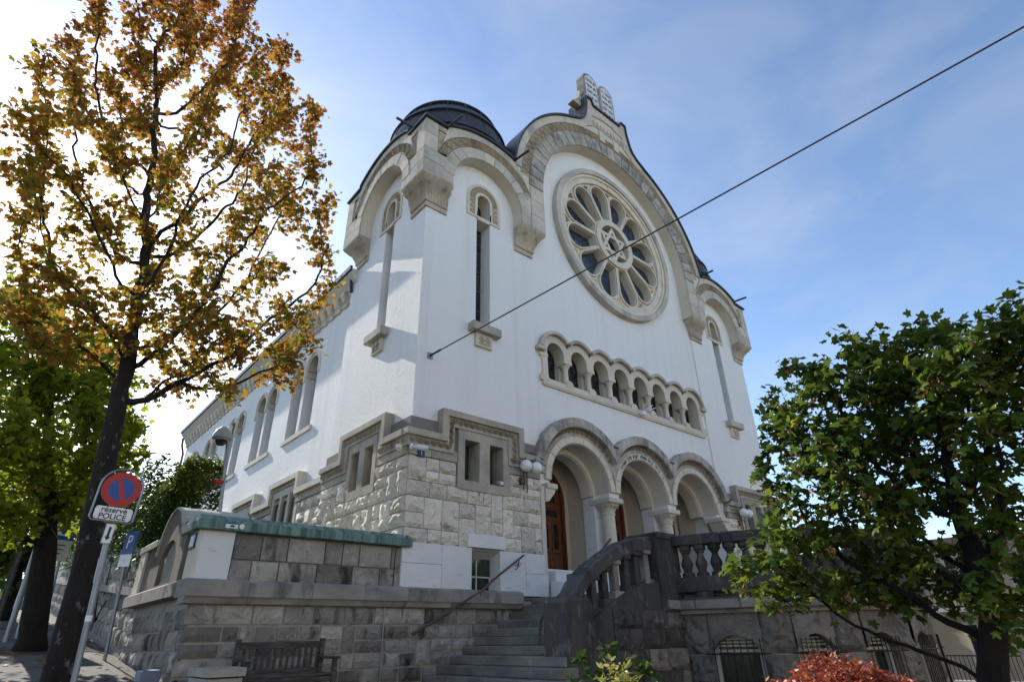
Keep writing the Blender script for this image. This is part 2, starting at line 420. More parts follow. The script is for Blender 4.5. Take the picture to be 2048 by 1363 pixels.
def slab(name, loops, plane, a, b):
    """filled outline with holes (even-odd), between depth a and b; plane 'F' (X,Z,depth Y) or 'S' (Y,Z,depth X)"""
    cu = bpy.data.curves.new(name, 'CURVE')
    cu.dimensions = '2D'
    cu.fill_mode = 'BOTH'
    cu.extrude = abs(b - a) / 2
    for lp in loops:
        sp = cu.splines.new('POLY')
        sp.points.add(len(lp) - 1)
        for q, (x, y) in zip(sp.points, lp):
            q.co = (x, y, 0, 1)
        sp.use_cyclic_u = True
    ob = bpy.data.objects.new(name, cu)
    me = bpy.data.meshes.new_from_object(ob)
    bpy.data.objects.remove(ob)
    bpy.data.curves.remove(cu)
    n = len(me.vertices)
    co = np.empty(n * 3); me.vertices.foreach_get('co', co); co = co.reshape(-1, 3)
    mid = (a + b) / 2
    if plane == 'F':
        new = np.c_[co[:, 0], mid - co[:, 2], co[:, 1]]
    else:
        new = np.c_[mid + co[:, 2], co[:, 0], co[:, 1]]
    me.vertices.foreach_set('co', new.ravel())
    me.polygons.foreach_set('use_smooth', [True] * len(me.polygons))
    me.update()
    me.set_sharp_from_angle(angle=math.radians(28))
    me.name = name
    return me

def arc(cx, cz, r, a0, a1, n):
    return [(cx + r * math.cos(math.radians(a0 + (a1 - a0) * i / n)), cz + r * math.sin(math.radians(a0 + (a1 - a0) * i / n))) for i in range(n + 1)]

def archhole(cx, zc, r, zb, n=16):
    return [(cx - r, zb), (cx + r, zb)] + arc(cx, zc, r, 0, 180, n)

def rect(x0, x1, z0, z1):
    return [(x0, z0), (x1, z0), (x1, z1), (x0, z1)]

def rocky(u0, u1, v0, v1, h0, proud, fn, seed, sgn=-1, gap=0.008, nu=None, nv=None, rough=1.0):
    """rock-faced block: back at h0, face standing out by 'proud' (sgn = direction of the face along h)"""
    r = random.Random(seed)
    u0 += gap; u1 -= gap; v0 += gap; v1 -= gap
    nu = nu or max(2, min(8, int((u1 - u0) / 0.08)))
    nv = nv or max(2, min(6, int((v1 - v0) / 0.07)))
    mb = MB()
    cu, cv = r.uniform(-0.3, 0.3), r.uniform(-0.3, 0.3)
    def ht(i, j):
        a, b = i / nu, j / nv
        e = min(a, 1 - a, b, 1 - b)
        if e <= 0:
            return proud * 0.22
        return proud * (0.62 + rough * r.uniform(-0.28, 0.34) + 0.25 * (1 - abs(2 * a - 1 + cu)) * rough - 0.18 * (b - 0.5) * rough)
    top = [[ht(i, j) for i in range(nu + 1)] for j in range(nv + 1)]
    vv = []
    for j in range(nv + 1):
        for i in range(nu + 1):
            jx = 0 if i in (0, nu) or j in (0, nv) else r.uniform(-0.28, 0.28) / nu * (u1 - u0)
            jy = 0 if i in (0, nu) or j in (0, nv) else r.uniform(-0.28, 0.28) / nv * (v1 - v0)
            vv.append(fn(u0 + (u1 - u0) * i / nu + jx, v0 + (v1 - v0) * j / nv + jy, h0 + sgn * top[j][i]))
    fs = []
    W = nu + 1
    for j in range(nv):
        for i in range(nu):
            q = (j * W + i, j * W + i + 1, (j + 1) * W + i + 1, (j + 1) * W + i)
            if r.random() < 0.5:
                fs += [(q[0], q[1], q[2]), (q[0], q[2], q[3])]
            else:
                fs += [(q[0], q[1], q[3]), (q[1], q[2], q[3])]
    ring = [i for i in range(W)] + [j * W + nu for j in range(1, nv + 1)] + [nv * W + i for i in range(nu - 1, -1, -1)] + [j * W for j in range(nv - 1, 0, -1)]
    o = len(vv)
    corners = {}
    for k, idx in enumerate(ring):
        i, j = idx % W, idx // W
        vv.append(fn(u0 + (u1 - u0) * i / nu, v0 + (v1 - v0) * j / nv, h0 - sgn * 0.03))
    m = len(ring)
    for k in range(m):
        fs.append((ring[k], ring[(k + 1) % m], o + (k + 1) % m, o + k))
    mb.add(vv, fs)
    return mb

def pack(u0, u1, rows, seed, unit=0.12, wmin=3, wmax=6, tall=0.22, blocked=()):
    """fill courses (rows = list of v edges) with blocks, some two courses tall; returns rectangles"""
    r = random.Random(seed)
    nC = max(1, int(round((u1 - u0) / unit)))
    du = (u1 - u0) / nC
    nR = len(rows) - 1
    free = [[True] * nC for _ in range(nR)]
    for (a0, a1, b0, b1) in blocked:
        for j in range(nR):
            vm = (rows[j] + rows[j + 1]) / 2
            for i in range(nC):
                um = u0 + du * (i + 0.5)
                if a0 < um < a1 and b0 < vm < b1:
                    free[j][i] = False
    out = []
    for j in range(nR):
        i = 0
        while i < nC:
            if not free[j][i]:
                i += 1; continue
            w = r.randint(wmin, wmax)
            h = 2 if (j + 1 < nR and r.random() < tall) else 1
            if h == 2:
                w = max(2, min(w, 4))
            e = i
            while e < nC and e - i < w and free[j][e] and (h == 1 or free[j + 1][e]):
                e += 1
            if e == i:
                h = 1; e = i + 1
            # no slivers
            rest = 0
            while e + rest < nC and free[j][e + rest] and rest < 2:
                rest += 1
            if 0 < rest < 2 and (e + rest == nC or not free[j][e + rest]):
                if h == 1 or all(free[j + 1][x] for x in range(e, e + rest)):
                    e += rest
            for jj in range(j, j + h):
                for ii in range(i, e):
                    free[jj][ii] = False
            out.append((u0 + du * i, u0 + du * e, rows[j], rows[j + h]))
            i = e
    return out

def text_mesh(body, size, font_extrude=0.004, align='CENTER', bold=0.0):
    cu = bpy.data.curves.new('lettering', 'FONT')
    cu.body = body
    cu.size = size
    cu.extrude = font_extrude
    cu.offset = bold * size
    cu.align_x = align
    cu.align_y = 'CENTER'
    ob = bpy.data.objects.new('lettering', cu)
    me = bpy.data.meshes.new_from_object(ob)
    bpy.data.objects.remove(ob)
    bpy.data.curves.remove(cu)
    return me

def move_mesh(me, M):
    me.transform(M)
    me.update()
    return me

FACE_FRONT = Matrix(((1, 0, 0, 0), (0, 0, -1, 0), (0, 1, 0, 0), (0, 0, 0, 1)))    # text XY -> X,Z facing -Y

def mass(name, verts, faces, m, parent=None, tint=None, smooth=False):
    """fast mesh from numpy arrays; faces (n,k) equal size"""
    me = bpy.data.meshes.new(name)
    nv, nf, k = len(verts), len(faces), faces.shape[1]
    me.vertices.add(nv)
    me.vertices.foreach_set('co', verts.astype(np.float32).ravel())
    me.loops.add(nf * k)
    me.loops.foreach_set('vertex_index', faces.astype(np.int32).ravel())
    me.polygons.add(nf)
    me.polygons.foreach_set('loop_start', np.arange(0, nf * k, k, dtype=np.int32))
    me.polygons.foreach_set('loop_total', np.full(nf, k, dtype=np.int32))
    if smooth:
        me.polygons.foreach_set('use_smooth', np.ones(nf, dtype=bool))
    me.update(calc_edges=True)
    if tint is not None:
        a = me.attributes.new('tint', 'FLOAT', 'POINT')
        a.data.foreach_set('value', tint.astype(np.float32))
    return put(name, me, m, parent, recalc=False)

def hg(x, y):
    """ground height"""
    yy = max(-60.0, min(70.0, y))
    z = 0.2 + 0.085 * yy
    z -= 0.43 * max(0.0, min(1.0, (x - 2.1) / 1.4))
    if x > 6.0:
        z -= min(4.5, 0.11 * (x - 6.0))
    return z
# ------------------------------------------------------------------ the synagogue
CX, RZ = 15.33, 15.47
def MXL(lp):                               # mirrored outline
    return [(2 * CX - x, z) for x, z in lp][::-1]
syn = thing('synagogue', 'large white rendered synagogue with a rose window, twin domed towers and three arched doorways', 'synagogue', (CX, 11.2, 2.5))

WIN_F = [(8.06, 8.51), (8.84, 9.28)]        # paired windows of the front base
WIN_S = [(12.74, 13.18), (13.48, 13.92)]    # the same on the side
# walls
lf = [rect(6.6, 10.72, 1.2, 15.65), archhole(8.70, 14.0, 0.26, 9.5)] + [rect(a, b, 4.94, 5.99) for a, b in WIN_F] + [rect(8.30, 9.13, 2.58, 3.45)]
put('tower_wall', slab('tower_wall', lf, 'F', 11.2, 11.75), MT['stucco'], syn)
rf = [rect(19.94, 24.06, 0.5, 15.65), MXL(archhole(8.70, 14.0, 0.26, 9.5))] + [MXL(rect(a, b, 4.94, 5.99)) for a, b in WIN_F]
put('tower_wall', slab('tower_wall', rf, 'F', 11.2, 11.75), MT['stucco'], syn)
ls = [rect(11.75, 15.4, 1.2, 15.65), archhole(13.3, 14.0, 0.26, 9.5)] + [rect(a, b, 4.94, 5.99) for a, b in WIN_S]
put('tower_wall', slab('tower_side_wall', ls, 'S', 6.6, 7.1), MT['stucco'], syn)
put('tower_wall', MB().box(23.5, 24.06, 11.75, 15.4, 0, 15.65), MT['stucco'], syn)
put('tower_wall', MB().box(6.6, 10.7, 15.4, 15.7, 1, 15.6), MT['stucco'], syn)
put('tower_wall', MB().box(19.96, 24.06, 15.4, 15.7, 0, 15.6), MT['stucco'], syn)
PZ, PR = 5.45, 1.25                         # portal arch centre height and radius
PC = [12.37, 15.33, 18.29]
cw = [(10.72, 5.3), (11.12, 5.3)] + arc(PC[0], PZ, PR, 180, 0, 24) + [(13.62, 5.3), (14.08, 5.3)] + arc(PC[1], PZ, PR, 180, 0, 24) + [(16.58, 5.3), (17.04, 5.3)] + arc(PC[2], PZ, PR, 180, 0, 24) + [(19.54, 5.3), (19.94, 5.3)]
a0 = math.degrees(math.acos(4.61 / 5.3))
cw += arc(CX, RZ, 5.3, a0, 180 - a0, 48)
put('facade_wall', slab('facade_wall', [cw, arc(CX, 15.5, 2.93, 0, 355, 71), rect(11.2, 19.46, 8.5, 9.95)], 'F', 11.26, 11.8), MT['stucco'], syn)

# upper stone band that carries the arches
TA, TZ, TR = 8.60, 13.94, 1.35              # tower arch
def tower_top(c, r=3.09, cz=13.19, x0=6.98, x1=9.70):
    n = 18
    out = []
    for i in range(n + 1):
        x = x0 + (x1 - x0) * i / n
        out.append((x, cz + math.sqrt(r * r - (x - c) ** 2)))
    return out
left_top = [(6.2, 15.68), (6.95, 15.70)] + tower_top(8.62)
mid_l = arc(CX, RZ, 5.65, 174, 116, 22) + [(13.20, 20.74), (13.48, 20.90), (13.72, 21.13), (13.87, 21.43), (13.95, 21.8), (14.02, 22.2), (14.03, 22.68), (14.30, 22.70), (14.37, 22.55), (14.42, 22.38)]
top_l = left_top + mid_l
top_all = top_l + [(2 * CX - x, z) for x, z in top_l][::-1]
bot_l = [(6.2, 13.6), (7.25, 13.6)] + arc(TA, TZ, TR, 180, 0, 24) + [(9.95, 13.6), (11.03, 13.6)] + arc(CX, RZ, 4.3, 180, 91, 34)
bot_all = bot_l + [(2 * CX - x, z) for x, z in bot_l][::-1]
put('gable_band', slab('gable_band', [bot_all + top_all[::-1]], 'F', 10.80, 11.7), MT['limeclean'], syn)
sc0 = 13.3
side_bot = [(11.7, 13.6), (11.95, 13.6)] + arc(sc0, TZ, TR, 180, 0, 24) + [(14.65, 13.6), (15.8, 13.6)]
def stop(n=18):
    out = []
    for i in range(n + 1):
        y = 11.7 + (14.9 - 11.7) * i / n
        out.append((y, 13.19 + math.sqrt(3.09 ** 2 - (y - sc0) ** 2)))
    return out
side_top = stop() + [(14.92, 15.70), (15.8, 15.68)]
put('tower_band', slab('side_band', [side_bot + side_top[::-1]], 'S', 6.2, 7.1), MT['limeclean'], syn)
put('tower_band', MB().box(23.56, 24.46, 11.7, 15.8, 13.6, 15.68), MT['limeclean'], syn)

def wedge(c, cz, r0, r1, a, b, n=3):
    return arc(c, cz, r1, a, b, n) + arc(c, cz, r0, b, a, n)
def ring_stones(parent, c, cz, r0, r1, a0, a1, n, plane, h0, h1, m, name='voussoir', gap=0.22):
    for i in range(n):
        a = a0 + (a1 - a0) * i / n; b = a0 + (a1 - a0) * (i + 1) / n
        fn = FRONT if plane == 'F' else SIDE
        jit = rnd.uniform(-0.006, 0.006)
        put(name, MB().prism(wedge(c, cz, r0, r1, a + gap, b - gap), fn, h0 + jit, h1), m, parent, bevel=0.008)
def tri_relief(mb, A, B, Cc, nrm, w=0.05, h=0.03, k=4):
    A, B, Cc = Vector(A), Vector(B), Vector(Cc)
    for p, q in ((A, B), (B, Cc), (Cc, A)):
        mb.bar(p, q, w, h, nrm)
    for i in range(1, k):
        t = i / k
        mb.bar(A + (Cc - A) * t, B + (Cc - B) * t, w * 0.85, h * 0.85, nrm)
def zig(c, cz, r0, r1, a0, a1, n, fn, h, nrm):
    mb = MB()
    mb.prism(arc(c, cz, r1 + .02, a0 - .6 * (a1 - a0) / n, a1 + .6 * (a1 - a0) / n, 2 * n) + arc(c, cz, r0 - .02, a1 + .6 * (a1 - a0) / n, a0 - .6 * (a1 - a0) / n, 2 * n), fn, h - .004, h + .01)
    def P(r, a):
        return fn(c + r * math.cos(math.radians(a)), cz + r * math.sin(math.radians(a)), h)
    d = (a1 - a0) / n
    for i in range(n):
        a = a0 + d * i
        tri_relief(mb, P(r0, a), P(r0, a + d), P(r1, a + d / 2), nrm, (r1 - r0) * 0.17, 0.07, 4)
        tri_relief(mb, P(r1, a + d / 2), P(r1, a + 1.5 * d), P(r0, a + d), nrm, (r1 - r0) * 0.15, 0.055, 4)
    return mb
def scallops(mb, pts, nrm, h=0.03):
    """pts: (centre, tangent, inward, size)"""
    for c, t, inw, s in pts:
        c, t, inw = Vector(c), Vector(t), Vector(inw)
        for rr in (1.0, 0.78, 0.56, 0.34):
            pr = None
            for k in range(7):
                a = PI * k / 6
                p = c + t * (math.cos(a) * s * rr) + inw * (math.sin(a) * s * rr * 1.1)
                if pr is not None:
                    mb.bar(pr, p, s * 0.17, h, nrm)
                pr = p
NF, NS = (0, -1, 0), (-1, 0, 0)
# central arch
carch = put('great_arch', MB().prism(arc(CX, RZ, 4.62, 179, 1, 40) + arc(CX, RZ, 4.60, 1, 179, 40), FRONT, 10.79, 10.82), MT['limedark'], syn)
ring_stones(carch, CX, RZ, 4.302, 4.95, 0, 180, 31, 'F', 10.745, 10.83, MT['limedark'])
for sx in (1, -1):
    fx = (lambda x: x) if sx == 1 else (lambda x: 2 * CX - x)
    for z0_, z1_ in ((13.61, 14.2), (14.2, 14.85), (14.85, 15.45)):
        a, b = sorted((fx(10.40), fx(11.028)))
        put('jamb_stone', MB().cbox(a + .004, b - .004, 10.745 + rnd.uniform(0, .006), 10.83, z0_ + .004, z1_ - .004, .008), MT['lime'], carch)
        a, b = sorted((fx(9.952), fx(10.39)))
        put('jamb_stone', MB().cbox(a + .004, b - .004, 10.747 + rnd.uniform(0, .006), 10.83, z0_ + .004, min(z1_, 15.0) - .004, .008), MT['lime'], carch)
put('frieze', zig(CX, RZ, 5.00, 5.32, 6, 111, 26, FRONT, 10.80, NF), MT['carved'], carch)
put('frieze', zig(CX, RZ, 5.00, 5.32, 111, 174, 16, FRONT, 10.80, NF), MT['carved'], carch)
bo = arc(CX, RZ, 5.35, 174, 108, 24) + [(13.9, 20.85), (14.3, 21.1), (14.3, 21.75), (15.0, 21.95)]
bo = bo + [(2 * CX - x, z) for x, z in bo][::-1]
ml_in = [(x, z - 0.02) for x, z in mid_l]
put('arch_border', MB().prism(bo + ([(x, z) for x, z in ml_in] + [(2 * CX - x, z) for x, z in ml_in][::-1])[::-1], FRONT, 10.75, 10.82), MT['lime'], carch)
for xx in (14.86, 15.8):
    put('blank_plaque', MB().cbox(xx - .17, xx + .17, 10.735, 10.82, 20.52, 21.12, .012), MT['limeclean'], carch)
mbp = MB()
for xx in np.linspace(14.42, 16.24, 9):
    tri_relief(mbp, (xx - .1, 10.80, 21.2), (xx + .1, 10.80, 21.2), (xx, 10.80, 21.55), NF, .04, .03, 3)
put('frieze', mbp, MT['carved'], carch)
# tower arches
def tower_arch(plane, c, mirror=False):
    fn, nrm, h, base = (FRONT, NF, 10.80, 10.75) if plane == 'F' else (SIDE, NS, 6.2, 6.15)
    k = (lambda x: 2 * CX - x) if mirror else (lambda x: x)
    cc = k(c)
    ta = put('tower_arch', MB().prism(arc(cc, TZ, 1.58, 179, 1, 24) + arc(cc, TZ, 1.56, 1, 179, 24), fn, h - .01, h + .02), MT['limedark'], syn)
    ring_stones(ta, cc, TZ, TR + .002, 1.74, 0, 180, 11, plane, base - .005, h + .03, MT['lime'])
    put('frieze', zig(cc, TZ, 1.78, 2.07, 24, 156, 11, fn, h, nrm), MT['carved'], ta)
    d0 = c - 2.45 if plane == 'F' else c - 2.55          # outer corner coordinate
    d1 = c + 1.12 if plane == 'F' else c + 2.55
    tops = tower_top(8.62) if plane == 'F' else stop()
    ob = [(c + 2.10 * math.cos(math.radians(a)), TZ + 2.10 * math.sin(math.radians(a))) for a in range(150, 20, -8)]
    poly = ob + [(min(x, d1 - .02), z - .015) for x, z in tops if x > d0 + .82][::-1]
    poly = [(k(x), z) for x, z in poly]
    put('arch_border', MB().prism(poly, fn, base, h + .02), MT['lime'], ta)
    for e, s in ((d0, 1),) + (((d1, -1),) if plane == 'S' else ()):
        inner = e + s * 1.08 if plane == 'F' else e + s * 1.18
        for (p0, p1, z0_, z1_) in ((e, inner, 13.605, 14.05), (e, e + s * .82, 14.05, 14.5), (e, e + s * .46, 14.5, 15.1), (e, e + s * .46, 15.1, 15.66), (e + s * .46, e + s * .86, 15.46, 15.66)):
            a, b = sorted((k(p0), k(p1)))
            if plane == 'S' and s == 1 and b > 10.8:
                a = max(a, 10.752)
            mbq = MB().prism(rect(a + .003, b - .003, z0_ + .003, z1_ - .003), fn, base + rnd.uniform(0, .006), h + .02)
            put('ashlar_block', mbq, MT['lime'], ta, bevel=.008)
        mbq = MB()
        q = lambda x, z: fn(k(e + s * x), z, h)
        mbq.prism([(k(e + s * .47), 14.5), (k(e + s * .86), 14.5), (k(e + s * .86), 15.46), (k(e + s * .47), 15.46)], fn, h - .004, h + .01)
        tri_relief(mbq, q(.5, 14.56), q(.5, 15.42), q(.84, 14.95), nrm, .05, .035)
        tri_relief(mbq, q(.84, 14.6), q(.84, 15.42), q(.53, 15.0), nrm, .045, .03)
        put('frieze', mbq, MT['carved'], ta)
    return ta
tower_arch('F', TA)
tower_arch('F', TA, True)
tower_arch('S', sc0)

# corbels: fluted, swelling upwards
def corbel(sec, z0=12.72, z1=13.6):
    """sec(o) -> polyline (x,y) of the section standing out by o"""
    prof = [(0.0, .055), (.03, .06), (.035, .035), (.19, .04), (.2, .08), (.24, .10), (.27, .08), (.4, .11), (.55, .18), (.7, .28), (.82, .37), (.9, .43), (.94, .45), (1.0, .45)]
    mb = MB()
    rings = []
    for t, o in prof:
        pl = sec(o)
        pts = []
        for i in range(len(pl) - 1):
            a, b = Vector(pl[i]), Vector(pl[i + 1])
            n = max(1, int((b - a).length / 0.03)) if (b - a).length > .3 else 4
            nr = Vector(((b - a).y, -(b - a).x)).normalized()
            for j in range(n):
                p = a + (b - a) * (j / n)
                amp = (.016 if .24 < t < .93 else (.008 if .03 < t < .2 else 0)) * (1 if (b - a).length > .3 else 0)
                p = p + nr * (amp * math.sin(2 * PI * (j / n) * (n / 3.5)))
                pts.append((p.x, p.y, z0 + (z1 - z0) * t))
        pts.append((pl[-1][0], pl[-1][1], z0 + (z1 - z0) * t))
        rings.append(pts)
    n = min(len(r) for r in rings)
    res = []
    for r in rings:
        r = [r[round(i * (len(r) - 1) / (n - 1))] for i in range(n)]
        res += r
    fs = [(i * n + j, i * n + j + 1, (i + 1) * n + j + 1, (i + 1) * n + j) for i in range(len(rings) - 1) for j in range(n - 1)]
    fs.append(tuple(range(n - 1, -1, -1)))
    mb.add(res, fs)
    return mb
def volute(mb, x, y, z, nrm, s=.07):
    n = Vector(nrm); t = Vector((-n.y, n.x, 0))
    pr = None
    for i in range(14):
        a = i * .62; r = s * (1 - i / 16)
        p = Vector((x, y, z)) + t * (r * math.cos(a)) + Vector((0, 0, 1)) * (r * math.sin(a)) + n * (.01 + .002 * i)
        if pr is not None:
            mb.bar(pr, p, .03, .025, nrm)
        pr = p
def mid_sec(o):
    return [(9.955, 11.25), (9.955, 11.2 - o), (10.70 + o * .73, 11.2 - o), (10.70 + o * .5, 11.3)]
def mid_sec_r(o):
    return [(2 * CX - x, y) for x, y in mid_sec(o)][::-1]
def cor_sec(o):
    return [(6.65, 12.02), (6.6 - o, 11.96 - .02 * o), (6.6 - o, 11.2 - o), (7.30 - .12 * o, 11.2 - o), (7.30 - .12 * o, 11.25)]
def cor_sec_r(o):
    return [(2 * CX - x, y) for x, y in cor_sec(o)][::-1]
def back_sec(o):
    return [(6.65, 15.5 + o * .6), (6.6 - o, 15.4 + o * .9), (6.6 - o, 14.66), (6.65, 14.66)]
for sec in (mid_sec, mid_sec_r, cor_sec, cor_sec_r, back_sec):
    c = put('corbel', corbel(sec), MT['carved'], syn, smooth=True)
    mv = MB()
    if sec in (mid_sec, mid_sec_r):
        f = (lambda x: x) if sec is mid_sec else (lambda x: 2 * CX - x)
        for x in (10.2, 10.7):
            volute(mv, f(x), 10.86, 13.32, NF)
    elif sec in (cor_sec, cor_sec_r):
        f = (lambda x: x) if sec is cor_sec else (lambda x: 2 * CX - x)
        for x in (6.45, 7.0):
            volute(mv, f(x), 10.86, 13.32, NF)
        if sec is cor_sec:
            for y in (11.1, 11.65):
                volute(mv, 6.26, y, 13.32, NS)
    else:
        volute(mv, 6.26, 15.1, 13.32, NS)
    put('volute', mv, MT['carved'], c)

# copper edge along the gable, roofs and domes
def edge_strip(path, fn, h0, h1, th=.07):
    mb = MB()
    n = len(path)
    nr = []
    for i in range(n):
        a, b = Vector(path[max(i - 1, 0)]), Vector(path[min(i + 1, n - 1)])
        t = (b - a).normalized()
        nr.append(Vector((-t.y, t.x)))
    for i in range(n - 1):
        p, q = Vector(path[i]), Vector(path[i + 1])
        p2, q2 = p + nr[i] * th, q + nr[i + 1] * th
        p1, q1 = p + nr[i] * .003, q + nr[i + 1] * .003
        vv = [fn(p1.x, p1.y, h0), fn(q1.x, q1.y, h0), fn(q1.x, q1.y, h1), fn(p1.x, p1.y, h1), fn(p2.x, p2.y, h0), fn(q2.x, q2.y, h0), fn(q2.x, q2.y, h1), fn(p2.x, p2.y, h1)]
        mb.add(vv, [(0, 1, 2, 3), (4, 7, 6, 5), (0, 4, 5, 1), (2, 6, 7, 3)] + ([(0, 3, 7, 4)] if i == 0 else []) + ([(1, 5, 6, 2)] if i == n - 2 else []))
    return mb
put('copper_edge', edge_strip([(6.08, 15.68)] + top_all + [(24.58, 15.68)], FRONT, 10.67, 11.75), MT['copper'], syn)
put('copper_edge', edge_strip([(11.75, side_top[0][1])] + side_top[1:] + [(15.9, 15.68)], SIDE, 6.07, 7.15), MT['copper'], syn)
for cx in (8.66, 22.0):
    dm = put('dome_drum', MB().lathe([(2.18, 15.5), (2.18, 16.85), (2.3, 16.9), (2.3, 17.02), (2.2, 17.06)], cx, 13.3, 0, 56), MT['copper'], syn, smooth=True)
    prof = [(2.22, 17.0), (2.20, 17.32), (2.12, 17.66), (2.19, 17.68), (2.17, 17.76), (2.02, 18.02), (1.82, 18.33), (1.90, 18.36), (1.88, 18.44), (1.58, 18.70), (1.30, 18.90), (1.37, 18.93), (1.34, 19.0), (.8, 19.16), (.35, 19.22), (0.0, 19.24)]
    d = put('dome', MB().lathe(prof, cx, 13.3, 0, 56), MT['copper'], syn, smooth=True)
    for k in range(20):
        a = 2 * PI * k / 20
        mbs = MB().tube([(cx + (r + .012) * math.cos(a), 13.3 + (r + .012) * math.sin(a), z + .005) for r, z in ((2.22, 17.05), (2.14, 17.66), (2.02, 18.02), (1.87, 18.4), (1.33, 18.96), (.8, 19.16), (.3, 19.22))], .017, 4)
        put('seam', mbs, MT['copper'], d)
    put('roof_sheet', MB().box(cx - 2.05, cx + 2.05, 11.7, 15.4, 15.5, 15.62), MT['copper'], syn)
bar_roof = arc(CX, RZ, 5.58, 172, 8, 40)
put('barrel_roof', MB().prism(bar_roof, FRONT, 11.75, 13.6), MT['copper'], syn, smooth=True)
put('crest_roof', MB().box(14.05, 16.61, 11.7, 12.4, 20.5, 22.3), MT['copper'], syn)
for (x, y, z, dx, dy) in ((6.97, 10.72, 15.82, .05, -.62), (9.72, 10.72, 16.16, .05, -.62), (20.94, 10.72, 16.16, .05, -.62), (23.69, 10.72, 15.82, .05, -.62), (6.2, 11.52, 15.86, -.66, -.02), (24.4, 11.6, 15.86, .62, -.02)):
    put('water_spout', MB().tube([(x - dx * .3, y - dy * .3, z), (x + dx, y + dy, z - .03)], .045, 8), MT['copper'], syn)

# tablets of the law
HEB = ([u'אנכי יי', u'לא יהיה', u'לא תשא', u'זכור את', u'כבד את'], [u'לא תרצח', u'לא תנאף', u'לא תגנב', u'לא תענה', u'לא תחמד'])
put('tablet_base', MB().cbox(14.0, 16.66, 10.98, 11.42, 22.36, 22.95, .03), MT['limedark'], syn)
for s in (-1, 1):
    xs = [(CX + s * 1.33, 22.3), (CX + s * 1.9, 22.3), (CX + s * 1.72, 22.5), (CX + s * 1.5, 22.75), (CX + s * 1.38, 23.1), (CX + s * 1.33, 23.4)]
    put('tablet_scroll', MB().prism(xs, FRONT, 11.0, 11.35), MT['lime'], syn, bevel=.02)
for cxt, lines in ((15.83, HEB[0]), (14.75, HEB[1])):
    w = .505
    sh = rect(cxt - w, cxt + w, 22.6, 24.35)[:2] + arc(cxt, 24.42, w, 0, 180, 18)
    tb = put('tablet', MB().prism(sh, FRONT, 10.95, 11.38), MT['limedark'], syn, bevel=.02)
    inn = [(cxt - .39, 22.7), (cxt + .39, 22.7)] + arc(cxt, 24.40, .39, 0, 180, 18)
    put('tablet_face', MB().prism(inn, FRONT, 10.935, 10.96), MT['marble'], tb)
    put('tablet_collar', MB().cbox(cxt - w - .05, cxt + w + .05, 11.0, 11.43, 23.32, 23.5, .02), MT['limedark'], tb)
    for i, t in enumerate(lines):
        me = text_mesh(t[::-1], .27, .006)
        me.transform(FACE_FRONT)
        xs_ = [v.co.x for v in me.vertices]
        ww = max(xs_) - min(xs_) if xs_ else 1
        sx = min(1.25, .66 / ww)
        move_mesh(me, Matrix.Translation((cxt, 10.930, 24.42 - i * .37)) @ Matrix.Diagonal((sx, 1, 1, 1)))
        put('lettering', me, MT['navy'], tb, recalc=False)

# rose window
RC = 15.5
rose = put('rose_window', slab('rose_window', [arc(CX, RC, 3.38, 0, 355, 71), arc(CX, RC, 3.16, 0, 355, 71)], 'F', 11.02, 11.3), MT['lime'], syn)
put('rim_moulding', slab('rim', [arc(CX, RC, 3.17, 0, 355, 71), arc(CX, RC, 3.05, 0, 355, 71)], 'F', 11.09, 11.32), MT['limeclean'], rose)
ring_stones(rose, CX, RC, 2.80, 3.06, 0, 360, 24, 'F', 11.15, 11.45, MT['limeclean'], 'rim_stone', .1)
def petal(k, d=0.0, n=10):
    a = math.radians(90 + 15 + 30 * k)
    ux, uz = math.cos(a), math.sin(a)
    px, pz = -uz, ux
    r0, rc, R = 1.15 - d, 2.22, .485 + d
    w0 = .215 + d
    pts = [(r0, -w0), (rc - .05, -R)]
    for i in range(1, n):
        t = -PI / 2 + PI * i / n
        pts.append((rc + R * math.cos(t), R * math.sin(t)))
    pts += [(rc - .05, R), (r0, w0)]
    return [(CX + ux * r + px * q, RC + uz * r + pz * q) for r, q in pts]
def spandrel(k):
    a = 90 + 30 * k
    A = lambda r, d: (CX + r * math.cos(math.radians(a + d)), RC + r * math.sin(math.radians(a + d)))
    return [A(2.46, 0), A(2.70, -4.6), A(2.73, 0), A(2.70, 4.6)]
out_c = arc(CX, RC, 2.83, 0, 355, 71)
put('tracery', slab('tracery', [out_c, arc(CX, RC, .84, 0, 350, 35)] + [petal(k) for k in range(12)] + [spandrel(k) for k in range(12)], 'F', 11.27, 11.62), MT['limeclean'], rose)
for k in range(12):
    put('petal_moulding', slab('petal_moulding', [petal(k, .078), petal(k, .018)], 'F', 11.19 + .002 * (k % 2), 11.30), MT['limeclean'], rose)
hub = put('hub', slab('hub', [arc(CX, RC, 1.10, 0, 354, 59), arc(CX, RC, .84, 0, 354, 59)], 'F', 11.12, 11.4), MT['limeclean'], rose)
for s, hh in ((0, 11.20), (180, 11.206)):
    t1 = [(CX + .88 * math.cos(math.radians(90 + s + 120 * i)), RC + .88 * math.sin(math.radians(90 + s + 120 * i))) for i in range(3)]
    t2 = [(CX + .62 * math.cos(math.radians(90 + s + 120 * i)), RC + .62 * math.sin(math.radians(90 + s + 120 * i))) for i in range(3)]
    put('star_triangle', slab('star', [t1, t2], 'F', hh, hh + .2), MT['limeclean'], hub)
